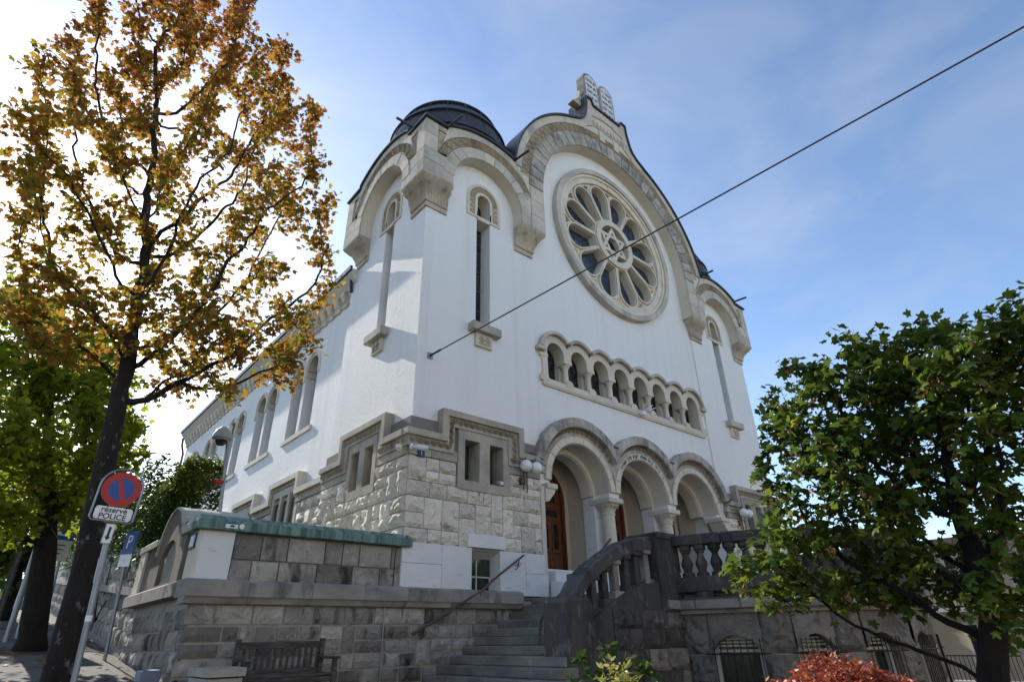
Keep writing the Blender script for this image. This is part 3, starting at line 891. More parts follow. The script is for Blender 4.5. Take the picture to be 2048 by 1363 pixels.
for k in range(12):
    pn = put('pane', MB().prism(petal(k, .03), FRONT, 11.54, 11.56), MT['blueglass'], rose)
    a = math.radians(105 + 30 * k)
    mbl = MB()
    for r in (1.5, 1.85, 2.2):
        c0 = Vector((CX + r * math.cos(a), 11.535, RC + r * math.sin(a)))
        t = Vector((-math.sin(a), 0, math.cos(a)))
        mbl.tube([c0 - t * .42, c0 + t * .42], .009, 4)
    put('lead_bar', mbl, MT['lead'], pn)
put('hub_pane', MB().prism(arc(CX, RC, .86, 0, 350, 35), FRONT, 11.54, 11.56), MT['blueglass'], rose)

# gallery of eight small arched windows
GS = 1.066
GX = [CX + (k - 3.5) * GS for k in range(8)]
GZ, GR = 9.48, .37
go = [(11.02, 8.3), (19.64, 8.3), (19.64, GZ)]
for c in GX[::-1]:
    hs = math.degrees(math.acos(.533 / .62))
    go += arc(c, GZ, .62, 0 if c == GX[-1] else hs, 180 if c == GX[0] else 180 - hs, 14)
go += [(11.02, GZ)]
gh = [(11.23, 8.55), (19.43, 8.55)]
for i, c in enumerate(GX[::-1]):
    gh += arc(c, GZ, GR, 0, 180, 14)
    if i < 7:
        gh += [(c - GR, 9.36), (c - GS + GR, 9.36)]
gal = put('gallery_arcade', slab('gallery_arcade', [go, gh], 'F', 11.19, 11.62), MT['limeclean'], syn)
for c in GX:
    hs = math.degrees(math.acos(.533 / .735))
    e0 = 6 if c == GX[-1] else hs
    e1 = 174 if c == GX[0] else 180 - hs
    hm = put('arch_hood', MB().prism(arc(c, GZ, .735, e0, e1, 16) + arc(c, GZ, .625, e1, e0, 16), FRONT, 11.06, 11.3), MT['lime'], gal)
    mbd = MB()
    for i in range(13):
        a = math.radians(e0 + (e1 - e0) * (i + .5) / 13)
        p = Vector((c + .66 * math.cos(a), 11.06, GZ + .66 * math.sin(a)))
        q = Vector((c + .60 * math.cos(a), 11.12, GZ + .60 * math.sin(a)))
        mbd.add([p + Vector((-.025, 0, -.02)), p + Vector((.025, 0, -.02)), p + Vector((.025, 0, .02)), p + Vector((-.025, 0, .02)), q + Vector((0, -.05, 0))], [(0, 1, 4), (1, 2, 4), (2, 3, 4), (3, 0, 4)])
    put('leaf_trim', mbd, MT['carved'], hm)
    put('pane', MB().prism(archhole(c, GZ, GR + .02, 8.56, 12), FRONT, 11.66, 11.68), MT['glass'], gal)
    put('glazing_bar', MB().tube([(c, 11.65, 8.56), (c, 11.65, 9.84)], .012, 4).tube([(c - .36, 11.65, 9.0), (c + .36, 11.65, 9.0)], .01, 4).tube([(c - .36, 11.65, 9.4), (c + .36, 11.65, 9.4)], .01, 4), MT['lead'], gal)
    put('window_reveal', slab('reveal', [archhole(c, GZ, .50, 8.50, 12), archhole(c, GZ, .40, 8.52, 12)], 'F', 11.60, 11.69), MT['limeclean'], gal)
for e, x0_, x1_ in ((0, 10.76, 11.08), (1, 19.58, 19.90)):
    put('hood_stop', MB().cbox(x0_, x1_, 11.06, 11.3, 9.40, 9.54, .01), MT['lime'], gal)
for i in range(9):
    x = GX[0] - GS / 2 + GS * i
    col = MB().lathe([(.13, 8.58), (.13, 8.66), (.10, 8.70), (.092, 9.08), (.105, 9.10), (.10, 9.13), (.17, 9.26)], x, 11.34, 0, 14)
    cl = put('column', col, MT['limeclean'], gal, smooth=True)
    put('capital', MB().cbox(x - .18, x + .18, 11.17, 11.55, 9.25, 9.372, .01), MT['limeclean'], cl)
    put('column_base', MB().prism(rect(x - .17, x + .17, 8.44, 8.60)[:2] + arc(x, 8.52, .17, 20, 160, 8), FRONT, 11.16, 11.5), MT['limeclean'], cl)
    put('pier', MB().box(x - .13, x + .13, 11.5, 11.75, 8.5, 9.5), MT['limeclean'], cl)
put('gallery_sill', MB().cbox(11.0, 19.66, 11.17, 11.7, 8.34, 8.49, .012), MT['limeclean'], gal)
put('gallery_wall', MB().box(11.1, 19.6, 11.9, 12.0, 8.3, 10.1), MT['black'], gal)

# slit windows of the towers
def slit(plane, c, mirror=False):
    fn, nrm, h = (FRONT, NF, 11.2) if plane == 'F' else (SIDE, NS, 6.6)
    k = (lambda x: 2 * CX - x) if mirror else (lambda x: x)
    c = k(c)
    lo = archhole(c, 14.0, .66, 13.25, 20)
    sl = put('slit_window', slab('slit_window', [lo, archhole(c, 14.0, .56, 13.33, 20)], plane, h - .035, h + .05), MT['limeclean'], syn)
    put('slit_lining', slab('lining', [archhole(c, 14.0, .345, 13.30, 18), archhole(c, 14.0, .25, 13.2, 18)], plane, h - .03, h + .45), MT['limeclean'], sl)
    mb = MB().prism(arc(c, 14.0, .57, 0, 180, 18) + [(c - .57, 13.32), (c - .34, 13.32)] + arc(c, 14.0, .34, 180, 0, 18) + [(c + .34, 13.32), (c + .57, 13.32)], fn, h - .004, h + .01)
    def P(r, a, z=None):
        return fn(c + r * math.cos(math.radians(a)), (14.0 + r * math.sin(math.radians(a))), h - .004)
    for i in range(12):
        a = 15 * i
        tri_relief(mb, P(.36, a), P(.36, a + 15), P(.54, a + 7.5), nrm, .03, .024, 3)
        tri_relief(mb, P(.54, a), P(.54, a + 15), P(.38, a + 7.5), nrm, .025, .02, 3)
    for s in (-1, 1):
        for z in (13.36, 13.56, 13.76):
            tri_relief(mb, fn(c + s * .36, z, h - .004), fn(c + s * .36, z + .2, h - .004), fn(c + s * .54, z + .1, h - .004), nrm, .03, .024, 3)
    put('carved_ring', mb, MT['carved'], sl)
    put('pane', MB().prism(archhole(c, 14.0, .27, 9.45, 16), fn, h + .46, h + .48), MT['glass'], sl)
    for z in (10.2, 10.9, 11.6, 12.3, 13.0, 13.6):
        put('glazing_bar', MB().prism(rect(c - .27, c + .27, z, z + .03), fn, h + .44, h + .465), MT['lead'], sl)
    put('window_sill', MB().prism(rect(c - .51, c + .51, 9.16, 9.42), fn, h - .25, h + .02), MT['lime'], sl, bevel=.02)
    put('sill_bracket', MB().prism(rect(c - .29, c + .29, 8.76, 9.165), fn, h - .09, h + .02), MT['limeclean'], sl, bevel=.012)
    mbr = MB()
    for i in range(2):
        for j in range(2):
            x0_, z0_ = c - .2 + .2 * i, 8.83 + .13 * j
            tri_relief(mbr, fn(x0_, z0_, h - .09), fn(x0_ + .2, z0_, h - .09), fn(x0_ + .1, z0_ + .13, h - .09), nrm, .03, .02, 3)
    put('carving', mbr, MT['carved'], sl)
slit('F', 8.70); slit('F', 8.70, True); slit('S', 13.3)
# ------------------------------------------------------------------ base of the towers: rock-faced stone
ROWS = [3.46, 3.77, 4.10, 4.45, 4.80, 5.06, 5.36, 5.56]
def base_front(mirror=False, seed=5):
    k = (lambda lp: lp) if not mirror else MXL
    holes = [k(rect(a, b, 4.94, 5.99)) for a, b in WIN_F] if True else []
    bw_ = put('base_wall', slab('base_wall', [k(rect(6.53, 10.62, 3.40, 6.3))] + holes, 'F', 11.13, 11.22), MT['mortar'], syn)
    st = pack(6.52, 10.60, ROWS[:-1], seed, .12, 3, 6, .25, [(7.85, 9.50, 4.76, 9)])
    for i, (a, b, c, d) in enumerate(st):
        if mirror:
            a, b = 2 * CX - b, 2 * CX - a
        put('stone', rocky(a, b, c, d, 11.12, .085, FRONT, seed * 1000 + i), MT['rust'], bw_)
    x = 6.52                                             # smooth course under the moulding
    for b in (7.1, 7.85):
        a_, b_ = (x, b) if not mirror else (2 * CX - b, 2 * CX - x)
        put('ashlar_block', MB().cbox(a_ + .004, b_ - .004, 11.06, 11.14, 5.365, 5.62, .008), MT['hood'], bw_); x = b
    a_, b_ = (9.50, 10.60) if not mirror else (2 * CX - 10.60, 2 * CX - 9.5)
    put('ashlar_block', MB().cbox(a_ + .004, b_ - .004, 11.06, 11.14, 5.365, 5.62, .008), MT['hood'], bw_)
    sr = put('window_surround', slab('window_surround', [k(rect(7.86, 9.49, 4.76, 6.24))] + [k(rect(a, b, 4.98, 5.985)) for a, b in WIN_F], 'F', 11.05, 11.16), MT['hood'], syn, bevel=.01)
    for a, b in WIN_F:
        if mirror:
            a, b = 2 * CX - b, 2 * CX - a
        put('window_sill', MB().box(a - .02, b + .02, 11.12, 11.5, 4.80, 4.984), MT['hood'], sr)
        put('pane', MB().box(a - .02, b + .02, 11.50, 11.52, 4.9, 6.05), MT['greenglass'], sr)
        put('reveal', MB().box(a - .03, a + .004, 11.1, 11.5, 4.9, 6.02).box(b - .004, b + .03, 11.1, 11.5, 4.9, 6.02).box(a, b, 11.1, 11.5, 5.98, 6.04), MT['hood'], sr)
    # stepped hood moulding
    top = [(6.36, 5.95), (7.31, 5.95), (7.31, 6.62), (9.94, 6.62), (9.94, 5.95), (10.46, 5.95)]
    inn = [(10.62, 5.79), (9.76, 5.79), (9.76, 6.45), (7.49, 6.45), (7.49, 5.79), (6.36, 5.79)]
    hd = put('hood_moulding', MB().prism(k(top + inn), FRONT, 10.94, 11.2), MT['hood'], syn, bevel=.012)
    fr = [(6.42, 5.795), (7.495, 5.795), (7.495, 6.455), (9.755, 6.455), (9.755, 5.795), (10.6, 5.795), (10.75, 5.55), (9.44, 5.55), (9.44, 6.22), (7.71, 6.22), (7.71, 5.55), (6.42, 5.55)]
    put('frieze_ground', MB().prism(k(fr), FRONT, 11.02, 11.15), MT['hood'], hd)
    sc_ = []
    def runh(x0_, x1_, z, s=.115):
        n = max(1, int((x1_ - x0_) / (s * 1.55)))
        for i in range(n):
            x_ = x0_ + (x1_ - x0_) * (i + .5) / n
            x_ = 2 * CX - x_ if mirror else x_
            sc_.append(((x_, 11.02, z), (1, 0, 0), (0, 0, -1), s))
    runh(6.45, 7.62, 5.755); runh(7.6, 9.65, 6.42); runh(9.5, 10.5, 5.755)
    for zz in (5.85, 6.03, 6.21):
        for xx, s in ((7.56, 1), (9.68, -1)):
            xm = 2 * CX - xx if mirror else xx
            sc_.append(((xm, 11.02, zz), (0, 0, 1), ((s if not mirror else -s), 0, 0), .10))
    mb = MB(); scallops(mb, sc_, NF, .035)
    put('frieze', mb, MT['carved'], hd)
    return bw_
base_front(False, 5)
base_front(True, 8)

bs = put('base_wall', slab('base_wall', [rect(11.22, 15.72, 2.4, 6.3)] + [rect(a, b, 4.94, 5.99) for a, b in WIN_S], 'S', 6.53, 6.62), MT['mortar'], syn)
SROWS = [2.5, 2.82, 3.14] + ROWS
for i, (a, b, c, d) in enumerate(pack(11.14, 15.74, SROWS[2:-1], 21, .12, 3, 6, .28, [(12.55, 14.12, 4.76, 9)])):
    put('stone', rocky(a, b, c, d, 6.52, .10, SIDE, 7000 + i), MT['rust'], bs)
for a, b in ((11.14, 11.85), (11.85, 12.55), (14.12, 14.9), (14.9, 15.7)):
    put('ashlar_block', MB().cbox(6.46, 6.54, a + .004, b - .004, 5.365, 5.62, .008), MT['hood'], bs)
put('base_return', MB().box(6.53, 6.9, 15.5, 15.72, 2.4, 5.9), MT['rust'], bs)
sr = put('window_surround', slab('window_surround', [rect(12.56, 14.11, 4.76, 6.24)] + [rect(a, b, 4.98, 5.985) for a, b in WIN_S], 'S', 6.45, 6.56), MT['hood'], syn, bevel=.01)
for a, b in WIN_S:
    put('window_sill', MB().box(6.52, 6.9, a - .02, b + .02, 4.80, 4.984), MT['hood'], sr)
    put('pane', MB().box(6.90, 6.92, a - .02, b + .02, 4.9, 6.05), MT['greenglass'], sr)
    put('reveal', MB().box(6.5, 6.9, a - .03, a + .004, 4.9, 6.02).box(6.5, 6.9, b - .004, b + .03, 4.9, 6.02).box(6.5, 6.9, a, b, 5.98, 6.04), MT['hood'], sr)
top = [(11.2, 5.95), (12.06, 5.95), (12.06, 6.62), (14.55, 6.62), (14.55, 5.95), (15.72, 5.95)]
inn = [(15.72, 5.79), (14.37, 5.79), (14.37, 6.45), (12.24, 6.45), (12.24, 5.79), (11.2, 5.79)]
hd = put('hood_moulding', MB().prism(top + inn, SIDE, 6.34, 6.6), MT['hood'], syn, bevel=.012)
fr = [(11.15, 5.795), (12.235, 5.795), (12.235, 6.455), (14.375, 6.455), (14.375, 5.795), (15.7, 5.795), (15.7, 5.55), (14.15, 5.55), (14.15, 6.22), (12.46, 6.22), (12.46, 5.55), (11.15, 5.55)]
put('frieze_ground', MB().prism(fr, SIDE, 6.42, 6.55), MT['hood'], hd)
sc_ = []
for x0_, x1_, z in ((11.1, 12.38, 5.755), (12.35, 14.3, 6.42), (14.2, 15.65, 5.755)):
    n = int((x1_ - x0_) / .18)
    for i in range(n):
        sc_.append(((6.42, x0_ + (x1_ - x0_) * (i + .5) / n, z), (0, 1, 0), (0, 0, -1), .115))
mb = MB(); scallops(mb, sc_, NS, .035)
put('frieze', mb, MT['carved'], hd)

# marble plinth with the cellar window
pl = put('plinth', slab('plinth_back', [rect(6.6, 10.62, 2.4, 3.5), rect(8.30, 9.13, 2.55, 3.44)], 'F', 11.10, 11.21), MT['mortar'], syn)
for (a, b, c, d) in ((6.47, 7.48, 2.47, 3.04), (6.47, 7.48, 3.04, 3.46), (7.48, 8.30, 2.47, 3.46), (8.15, 9.28, 3.46, 3.76), (9.13, 9.95, 2.47, 3.45), (9.95, 10.60, 2.98, 3.45), (9.95, 10.70, 2.47, 2.98)):
    put('marble_slab', MB().cbox(a + .003, b - .003, 11.035 - (.05 if c > 3.45 else 0), 11.12, c + .003, d - .003, .006), MT['marble'], pl)
put('marble_slab', MB().cbox(6.47, 6.62, 11.12, 11.6, 2.47, 3.45, .006), MT['marble'], pl)
cwn = put('cellar_window', MB().box(8.28, 9.15, 11.42, 11.44, 2.5, 3.30), MT['greenglass'], syn)
put('window_reveal', MB().add([(8.30, 11.04, 3.45), (9.13, 11.04, 3.45), (9.13, 11.45, 3.26), (8.30, 11.45, 3.26)], [(0, 1, 2, 3)]).add([(9.13, 11.04, 2.4), (9.13, 11.04, 3.45), (9.12, 11.45, 3.45), (9.12, 11.45, 2.4)], [(0, 1, 2, 3)]).add([(8.30, 11.04, 2.4), (8.30, 11.04, 3.45), (8.30, 11.45, 3.22), (8.30, 11.45, 2.4)], [(0, 1, 2, 3)]), MT['marble'], cwn, recalc=False)
put('window_bar', MB().box(8.30, 9.13, 11.39, 11.42, 2.86, 2.89).box(8.69, 8.715, 11.39, 11.42, 2.5, 3.26).box(9.09, 9.11, 11.39, 11.42, 2.5, 2.88).tube([(8.45, 11.43, 3.1), (8.7, 11.43, 2.9)], .006, 4).tube([(9.0, 11.43, 3.12), (8.72, 11.43, 2.9)], .006, 4), MT['limeclean'], cwn)

# ------------------------------------------------------------------ the three portals
INS = u'כי ביתי בית תפלה יקרא לכל העמים'
for i, c in enumerate(PC):
    lo_in, lo_out = (15, 15) if i == 2 else (29.6, 42.4)
    hi_in, hi_out = (165, 165) if i == 0 else (150.4, 137.6)
    pa = put('portal_arch', slab('portal_soffit', [archhole(c, PZ, 1.255, 5.3, 26) if False else (arc(c, PZ, 1.31, 0, 180, 36) + arc(c, PZ, 1.235, 180, 0, 36))], 'F', 11.22, 11.82), MT['limeclean'], syn)
    ring_stones(pa, c, PZ, 1.252, 1.462, 0, 180, 11, 'F', 11.17, 11.3, MT['limeclean'])
    # pearl edge
    mb = MB()
    for j in range(72):
        a = math.radians(2.5 * j + 1.2)
        p = Vector((c + 1.262 * math.cos(a), 11.165, PZ + 1.262 * math.sin(a)))
        u_ = Vector((math.cos(a), 0, math.sin(a))) * .018
        w_ = Vector((-math.sin(a), 0, math.cos(a))) * .018
        mb.add([p + u_, p + w_, p - u_ * 1.2, p - w_, p + Vector((0, -.022, 0))], [(0, 1, 4), (1, 2, 4), (2, 3, 4), (3, 0, 4)])
    put('pearl_edge', mb, MT['limeclean'], pa)
    fz = put('frieze_ground', MB().prism(arc(c, PZ, 1.72, lo_in, hi_in, 26) + arc(c, PZ, 1.45, hi_in if i == 0 else 172, lo_in if i == 2 else 8, 26), FRONT, 11.20, 11.28), MT['hood'], pa)
    sc_ = []
    n = 19
    for j in range(n):
        a = math.radians(lo_in + 4 + (hi_in - lo_in - 8) * (j + .5) / n)
        er = Vector((math.cos(a), 0, math.sin(a)))
        sc_.append((Vector((c, 11.20, PZ)) + er * 1.70, Vector((-math.sin(a), 0, math.cos(a))), -er, .115 if i != 1 else .11))
    mb = MB(); scallops(mb, sc_, NF, .04)
    put('frieze', mb, MT['carved'], fz)
    # projecting hood in separate stones
    nh = 7
    for j in range(nh):
        f0, f1 = j / nh, (j + 1) / nh
        ai = [lo_in + (hi_in - lo_in) * (f0 + (f1 - f0) * q / 4) for q in range(5)]
        ao = [lo_out + (hi_out - lo_out) * (f0 + (f1 - f0) * q / 4) for q in range(5)]
        poly = [(c + 2.0 * math.cos(math.radians(a)), PZ + 2.0 * math.sin(math.radians(a))) for a in ao] + [(c + 1.71 * math.cos(math.radians(a)), PZ + 1.71 * math.sin(math.radians(a))) for a in ai[::-1]]
        put('hood_stone', MB().prism(poly, FRONT, 10.99 + rnd.uniform(0, .005), 11.3), MT['limedark'], pa, bevel=.014)
    # inner order
    put('inner_arch', slab('inner_arch', [arc(c, PZ - .03, 1.36, 0, 180, 36) + arc(c, PZ - .03, 1.12, 180, 0, 36)], 'F', 11.8, 12.3), MT['limeclean'], pa)
    ring_stones(pa, c, PZ - .03, 1.10, 1.14, 0, 180, 5, 'F', 11.86, 12.28, MT['limeclean'], 'soffit_stone', .2)
    # doorway
    dz, dr = 5.42, 1.05
    bk = put('porch_wall', slab('porch_back', [rect(c - 1.3, c + 1.3, 3.0, 6.9), archhole(c, dz, dr, 3.1, 22)], 'F', 13.0, 13.25), MT['cream'], syn)
    door = put('door', slab('door', [archhole(c, dz, .95, 3.18, 22)] + [archhole(c + s * xx, 4.62, .10, 3.98, 10) for s in (-1, 1) for xx in (.24, .66)] + [rect(c + s * .46 - .32, c + s * .46 + .32, 4.93, 5.12) for s in (-1, 1)] + [[(c - .74, 5.36), (c + .74, 5.36)] + arc(c, 5.36, .74, 0, 180, 16)], 'F', 13.06, 13.13), MT['wood'], syn, bevel=.008)
    put('door_frame', slab('door_frame', [archhole(c, dz, 1.06, 3.16, 22), archhole(c, dz, .93, 3.0, 22)], 'F', 12.97, 13.16), MT['wood'], door, bevel=.012)
    put('door_frame_bead', slab('bead', [archhole(c, dz, 1.00, 3.17, 22), archhole(c, dz, .955, 3.1, 22)], 'F', 12.95, 13.0), MT['wood'], door)
    for s in (-1, 1):
        for xx in (.24, .66):
            put('door_pane', MB().prism(archhole(c + s * xx, 4.62, .11, 3.97, 10), FRONT, 13.11, 13.12), MT['glass'], door)
            put('pane_moulding', slab('pane_moulding', [archhole(c + s * xx, 4.62, .145, 3.93, 10), archhole(c + s * xx, 4.62, .105, 3.975, 10)], 'F', 13.035, 13.08), MT['wood'], door)
            mbg = MB()
            for q in range(5):
                mbg.tube([(c + s * xx - .1, 13.10, 4.02 + .15 * q), (c + s * xx + .1, 13.10, 4.12 + .15 * q)], .006, 4).tube([(c + s * xx + .1, 13.10, 4.02 + .15 * q), (c + s * xx - .1, 13.10, 4.12 + .15 * q)], .006, 4)
            put('door_grille', mbg, MT['iron'], door)
        put('door_panel', MB().cbox(c + s * .45 - .33, c + s * .45 + .33, 13.02, 13.09, 3.28, 3.82, .015), MT['wood'], door)
        mbs = MB()
        for q in (0, 180):
            P3 = [(c + s * .45 + .2 * math.cos(math.radians(90 + q + 120 * t)), 13.018, 3.55 + .2 * math.sin(math.radians(90 + q + 120 * t))) for t in range(3)]
            for t in range(3):
                mbs.bar(P3[t], P3[(t + 1) % 3], .035, .02, NF)
        put('panel_star', mbs, MT['wood'], door)
        put('door_rail', MB().cbox(c + s * .45 - .44, c + s * .45 + .44, 13.03, 13.08, 4.80, 4.88, .01).cbox(c + s * .45 - .44, c + s * .45 + .44, 13.02, 13.08, 5.17, 5.27, .01).cbox(c + s * .45 - .44, c + s * .45 + .44, 13.03, 13.08, 3.86, 3.93, .01), MT['wood'], door)
        put('transom_pane', MB().box(c + s * .46 - .33, c + s * .46 + .33, 13.11, 13.12, 4.92, 5.13), MT['glass'], door)
    put('fan_pane', MB().prism([(c - .75, 5.35), (c + .75, 5.35)] + arc(c, 5.35, .75, 0, 180, 16), FRONT, 13.11, 13.12), MT['glass'], door)
    put('meeting_stile', MB().box(c - .03, c + .03, 13.03, 13.08, 3.2, 4.8), MT['wood'], door)
    put('door_handle', MB().tube([(c + .06, 13.0, 4.05), (c + .06, 12.97, 4.15), (c + .06, 13.0, 4.25)], .012, 6), MT['iron'], door)
# inscription over the middle door, read right to left round the arch
chars = INS
span = 104.0
for j, ch in enumerate(chars):
    if ch == ' ':
        continue
    a = 90 - span / 2 + span * j / (len(chars) - 1)
    me = text_mesh(ch, .16, .004)
    me.transform(FACE_FRONT)
    M_ = Matrix.Translation((PC[1] + 1.365 * math.cos(math.radians(a)), 11.163, PZ + 1.365 * math.sin(math.radians(a)))) @ Matrix.Rotation(math.radians(90 - a), 4, 'Y')
    move_mesh(me, M_)
    put('letter', me, MT['black'], syn, recalc=False)
for x in (13.85, 16.81):
    c = put('column', MB().lathe([(.29, 3.13), (.29, 3.22), (.24, 3.26), (.26, 3.31), (.205, 3.36), (.19, 4.83), (.22, 4.84), (.22, 4.88), (.195, 4.90)], x, 11.56, 0, 28), MT['limeclean'], syn, smooth=True)
    cap = MB()
    pr = []
    for t, r, sq in ((0, .195, 0), (.08, .22, .1), (.16, .25, .35), (.22, .29, .7), (.26, .31, 1)):
        ring = []
        for q in range(24):
            a = 2 * PI * (q + .5) / 24
            cs, sn = math.cos(a), math.sin(a)
            m_ = max(abs(cs), abs(sn))
            rr = r * ((1 - sq) + sq / m_ * .98) + (.014 * math.sin(6 * a) if .05 < t < .25 else 0)
            ring.append((x + rr * cs, 11.56 + rr * sn, 4.90 + t))
        pr += ring
    cap.add(pr, [(i * 24 + q, i * 24 + (q + 1) % 24, (i + 1) * 24 + (q + 1) % 24, (i + 1) * 24 + q) for i in range(4) for q in range(24)])
    cp = put('capital', cap, MT['limeclean'], c, smooth=True)
    mv = MB()
    for dx in (-.15, 0, .15):
        volute(mv, x + dx, 11.32, 5.05, NF, .05)
    for dy in (-.15, 0.05):
        volute(mv, x - .24, 11.56 + dy, 5.05, NS, .05)
    put('capital_carving', mv, MT['carved'], cp)
    put('abacus', MB().cbox(x - .33, x + .33, 11.18, 12.02, 5.16, 5.305, .015), MT['limeclean'], cp)
    put('pier', MB().cbox(x - .30, x + .30, 11.82, 12.3, 3.1, 4.1, .01).cbox(x - .30, x + .30, 11.822, 12.3, 4.1, 4.8, .01).cbox(x - .30, x + .30, 11.82, 12.3, 4.8, 5.5, .01), MT['marble'], syn)
    put('porch_partition', MB().box(x - .24, x + .24, 12.3, 13.0, 3.0, 6.9), MT['cream'], syn)
for s in (0, 1):
    k = (lambda x: x) if s == 0 else (lambda x: 2 * CX - x)
    a, b = sorted((k(10.78), k(11.26)))
    hc = put('wall_capital', MB().cbox(a, b - .08 if s == 0 else b, 11.0, 11.7, 5.16, 5.305, .015).prism([(k(10.74), 4.80), (k(10.86), 4.82), (k(10.93), 4.90), (k(11.0), 4.97), (k(11.08), 5.06), (k(11.13), 5.165), (k(10.74), 5.165)], FRONT, 11.04, 11.62), MT['limeclean'], syn)
    a, b = sorted((k(10.58), k(10.715)))
    put('jamb', MB().box(a, b, 11.06, 11.19, 2.5, 5.2), MT['limeclean'], syn)
    a, b = sorted((k(10.5), k(10.95)))
    put('jamb_pier', MB().cbox(a, b, 11.8, 12.3, 3.1, 5.5, .01), MT['marble'], syn)
    a, b = sorted((k(10.5), k(10.95)))
    put('porch_partition', MB().box(a, b, 12.3, 13.0, 3.0, 6.9), MT['cream'], syn)
put('porch_ceiling', MB().box(10.6, 20.1, 12.3, 13.25, 6.85, 7.0), MT['cream'], syn)
put('porch_floor', MB().box(10.7, 19.96, 11.3, 13.25, 2.3, 3.16), MT['marble'], syn)
put('door_step', MB().cbox(10.95, 19.71, 11.02, 11.31, 2.4, 3.10, .012), MT['marble'], syn)
put('door_step', MB().cbox(10.75, 19.91, 10.72, 11.03, 2.4, 2.82, .012), MT['marble'], syn)
for x in (10.28, 13.85, 16.81, 20.38):
    put('lead_cap', MB().cbox(x - .11, x + .11, 10.96, 11.2, 5.96 if x in (10.28, 20.38) else 6.79, 6.02 if x in (10.28, 20.38) else 6.86, .015), MT['copper'], syn)

# ------------------------------------------------------------------ nave along the street side
NX = 6.78
NB = [19.25 + 3.9 * i for i in range(5)]
nh_ = []
for c in NB:
    nh_ += [archhole(c - .62, 10.35, .5, 8.0, 14), archhole(c + .62, 10.35, .5, 8.0, 14)]
put('nave_wall', slab('nave_wall', [rect(15.4, 36.9, 1.0, 12.2)] + nh_ + [rect(c - 1.0 + .7 * q, c - .6 + .7 * q, 4.6, 5.9) for c in (19.05, 23.0, 26.95, 30.9, 34.8) for q in range(3)], 'S', NX, NX + .6), MT['stucco'], syn)
for c in NB:
    wn = put('nave_window', MB().box(NX + .45, NX + .47, c - 1.2, c + 1.2, 7.9, 11.0), MT['glass'], syn)
    for s in (-1, 1):
        put('arch_trim', slab('arch_trim', [arc(c + s * .62, 10.35, .66, 0, 180, 16) + [(c + s * .62 - .66, 9.95), (c + s * .62 - .56, 9.95)] + arc(c + s * .62, 10.35, .56, 180, 0, 16) + [(c + s * .62 + .56, 9.95), (c + s * .62 + .66, 9.95)]], 'S', NX - .05 - (.003 if s > 0 else 0), NX + .02), MT['limeclean'], wn)
        put('arch_lining', slab('arch_lining', [arc(c + s * .62, 10.35, .502, 0, 180, 16) + arc(c + s * .62, 10.35, .44, 180, 0, 16)], 'S', NX - .01, NX + .44), MT['cream'], wn)
        put('glazing_bar', MB().box(NX + .42, NX + .45, c + s * .62 - .02, c + s * .62 + .02, 8.0, 10.8).box(NX + .42, NX + .45, c + s * .62 - .5, c + s * .62 + .5, 9.2, 9.24), MT['lead'], wn)
    put('mullion_column', MB().lathe([(.13, 8.0), (.13, 8.12), (.085, 8.18), (.08, 9.9), (.10, 9.92), (.15, 10.1)], NX + .12, c, 0, 14).box(NX - .03, NX + .35, c - .16, c + .16, 10.1, 10.3), MT['limeclean'], wn, smooth=True)
    put('window_sill', MB().cbox(NX - .06, NX + .5, c - 1.28, c + 1.28, 7.84, 8.02, .015), MT['limeclean'], wn)
# stepped moulding of the nave base
def nave_path():
    p = [(15.72, 5.85)]
    for c in (19.05, 23.0, 26.95, 30.9, 34.8):
        p += [(c - 1.28, 5.85), (c - 1.28, 6.39), (c + 1.25, 6.39), (c + 1.25, 5.85)]
    return p + [(36.9, 5.85)]
np_ = nave_path()
inn = []
for (y, z) in np_:
    inn.append((y, z))
inn_ = [(15.72, 5.68)]
for c in (19.05, 23.0, 26.95, 30.9, 34.8):
    inn_ += [(c - 1.10, 5.68), (c - 1.10, 6.22), (c + 1.07, 6.22), (c + 1.07, 5.68)]
inn_ += [(36.9, 5.68)]
nm = put('nave_moulding', MB().prism(np_ + inn_[::-1], SIDE, NX - .26, NX), MT['limeclean'], syn)
fr_ = [(15.72, 5.45)]
for c in (19.05, 23.0, 26.95, 30.9, 34.8):
    fr_ += [(c - 1.05, 5.45), (c - 1.05, 6.1), (c + 1.02, 6.1), (c + 1.02, 5.45)]
fr_ += [(36.9, 5.45)]
put('nave_frieze', MB().prism(inn_ + fr_[::-1], SIDE, NX - .16, NX - .01), MT['carved'], nm)
nbw = put('nave_base', slab('nave_base', [rect(15.72, 36.9, 1.0, 5.7)] + [rect(c - 1.0 + .7 * q, c - .6 + .7 * q, 4.6, 5.66) for c in (19.05, 23.0, 26.95, 30.9, 34.8) for q in range(3)], 'S', NX - .08, NX - .005), MT['mortar'], syn)
for c in (19.05, 23.0, 26.95, 30.9, 34.8):
    put('base_window', MB().box(NX + .40, NX + .42, c - 1.05, c + 1.0, 4.5, 6.0), MT['greenglass'], syn)
    for q in range(4):
        put('mullion', MB().cbox(NX - .13, NX + .3, c - 1.16 + .7 * q - (.0 if q else .03), c - 1.0 + .7 * q, 4.55, 6.08, .01), MT['limeclean'], nbw)
    put('window_head', MB().box(NX - .12, NX + .3, c - 1.1, c + 1.05, 5.86, 6.12), MT['limeclean'], nbw)
blocked = [(c - 1.15, c + 1.1, 4.45, 9) for c in (19.05, 23.0, 26.95, 30.9, 34.8)]
for i, (a, b, c, d) in enumerate(pack(15.74, 25.0, [3.46, 3.80, 4.12, 4.46, 4.78, 5.10, 5.45], 33, .14, 3, 6, .25, blocked)):
    put('stone', rocky(a, b, c, d, NX - .09, .09, SIDE, 9000 + i, nu=4, nv=3), MT['rust'], nbw)
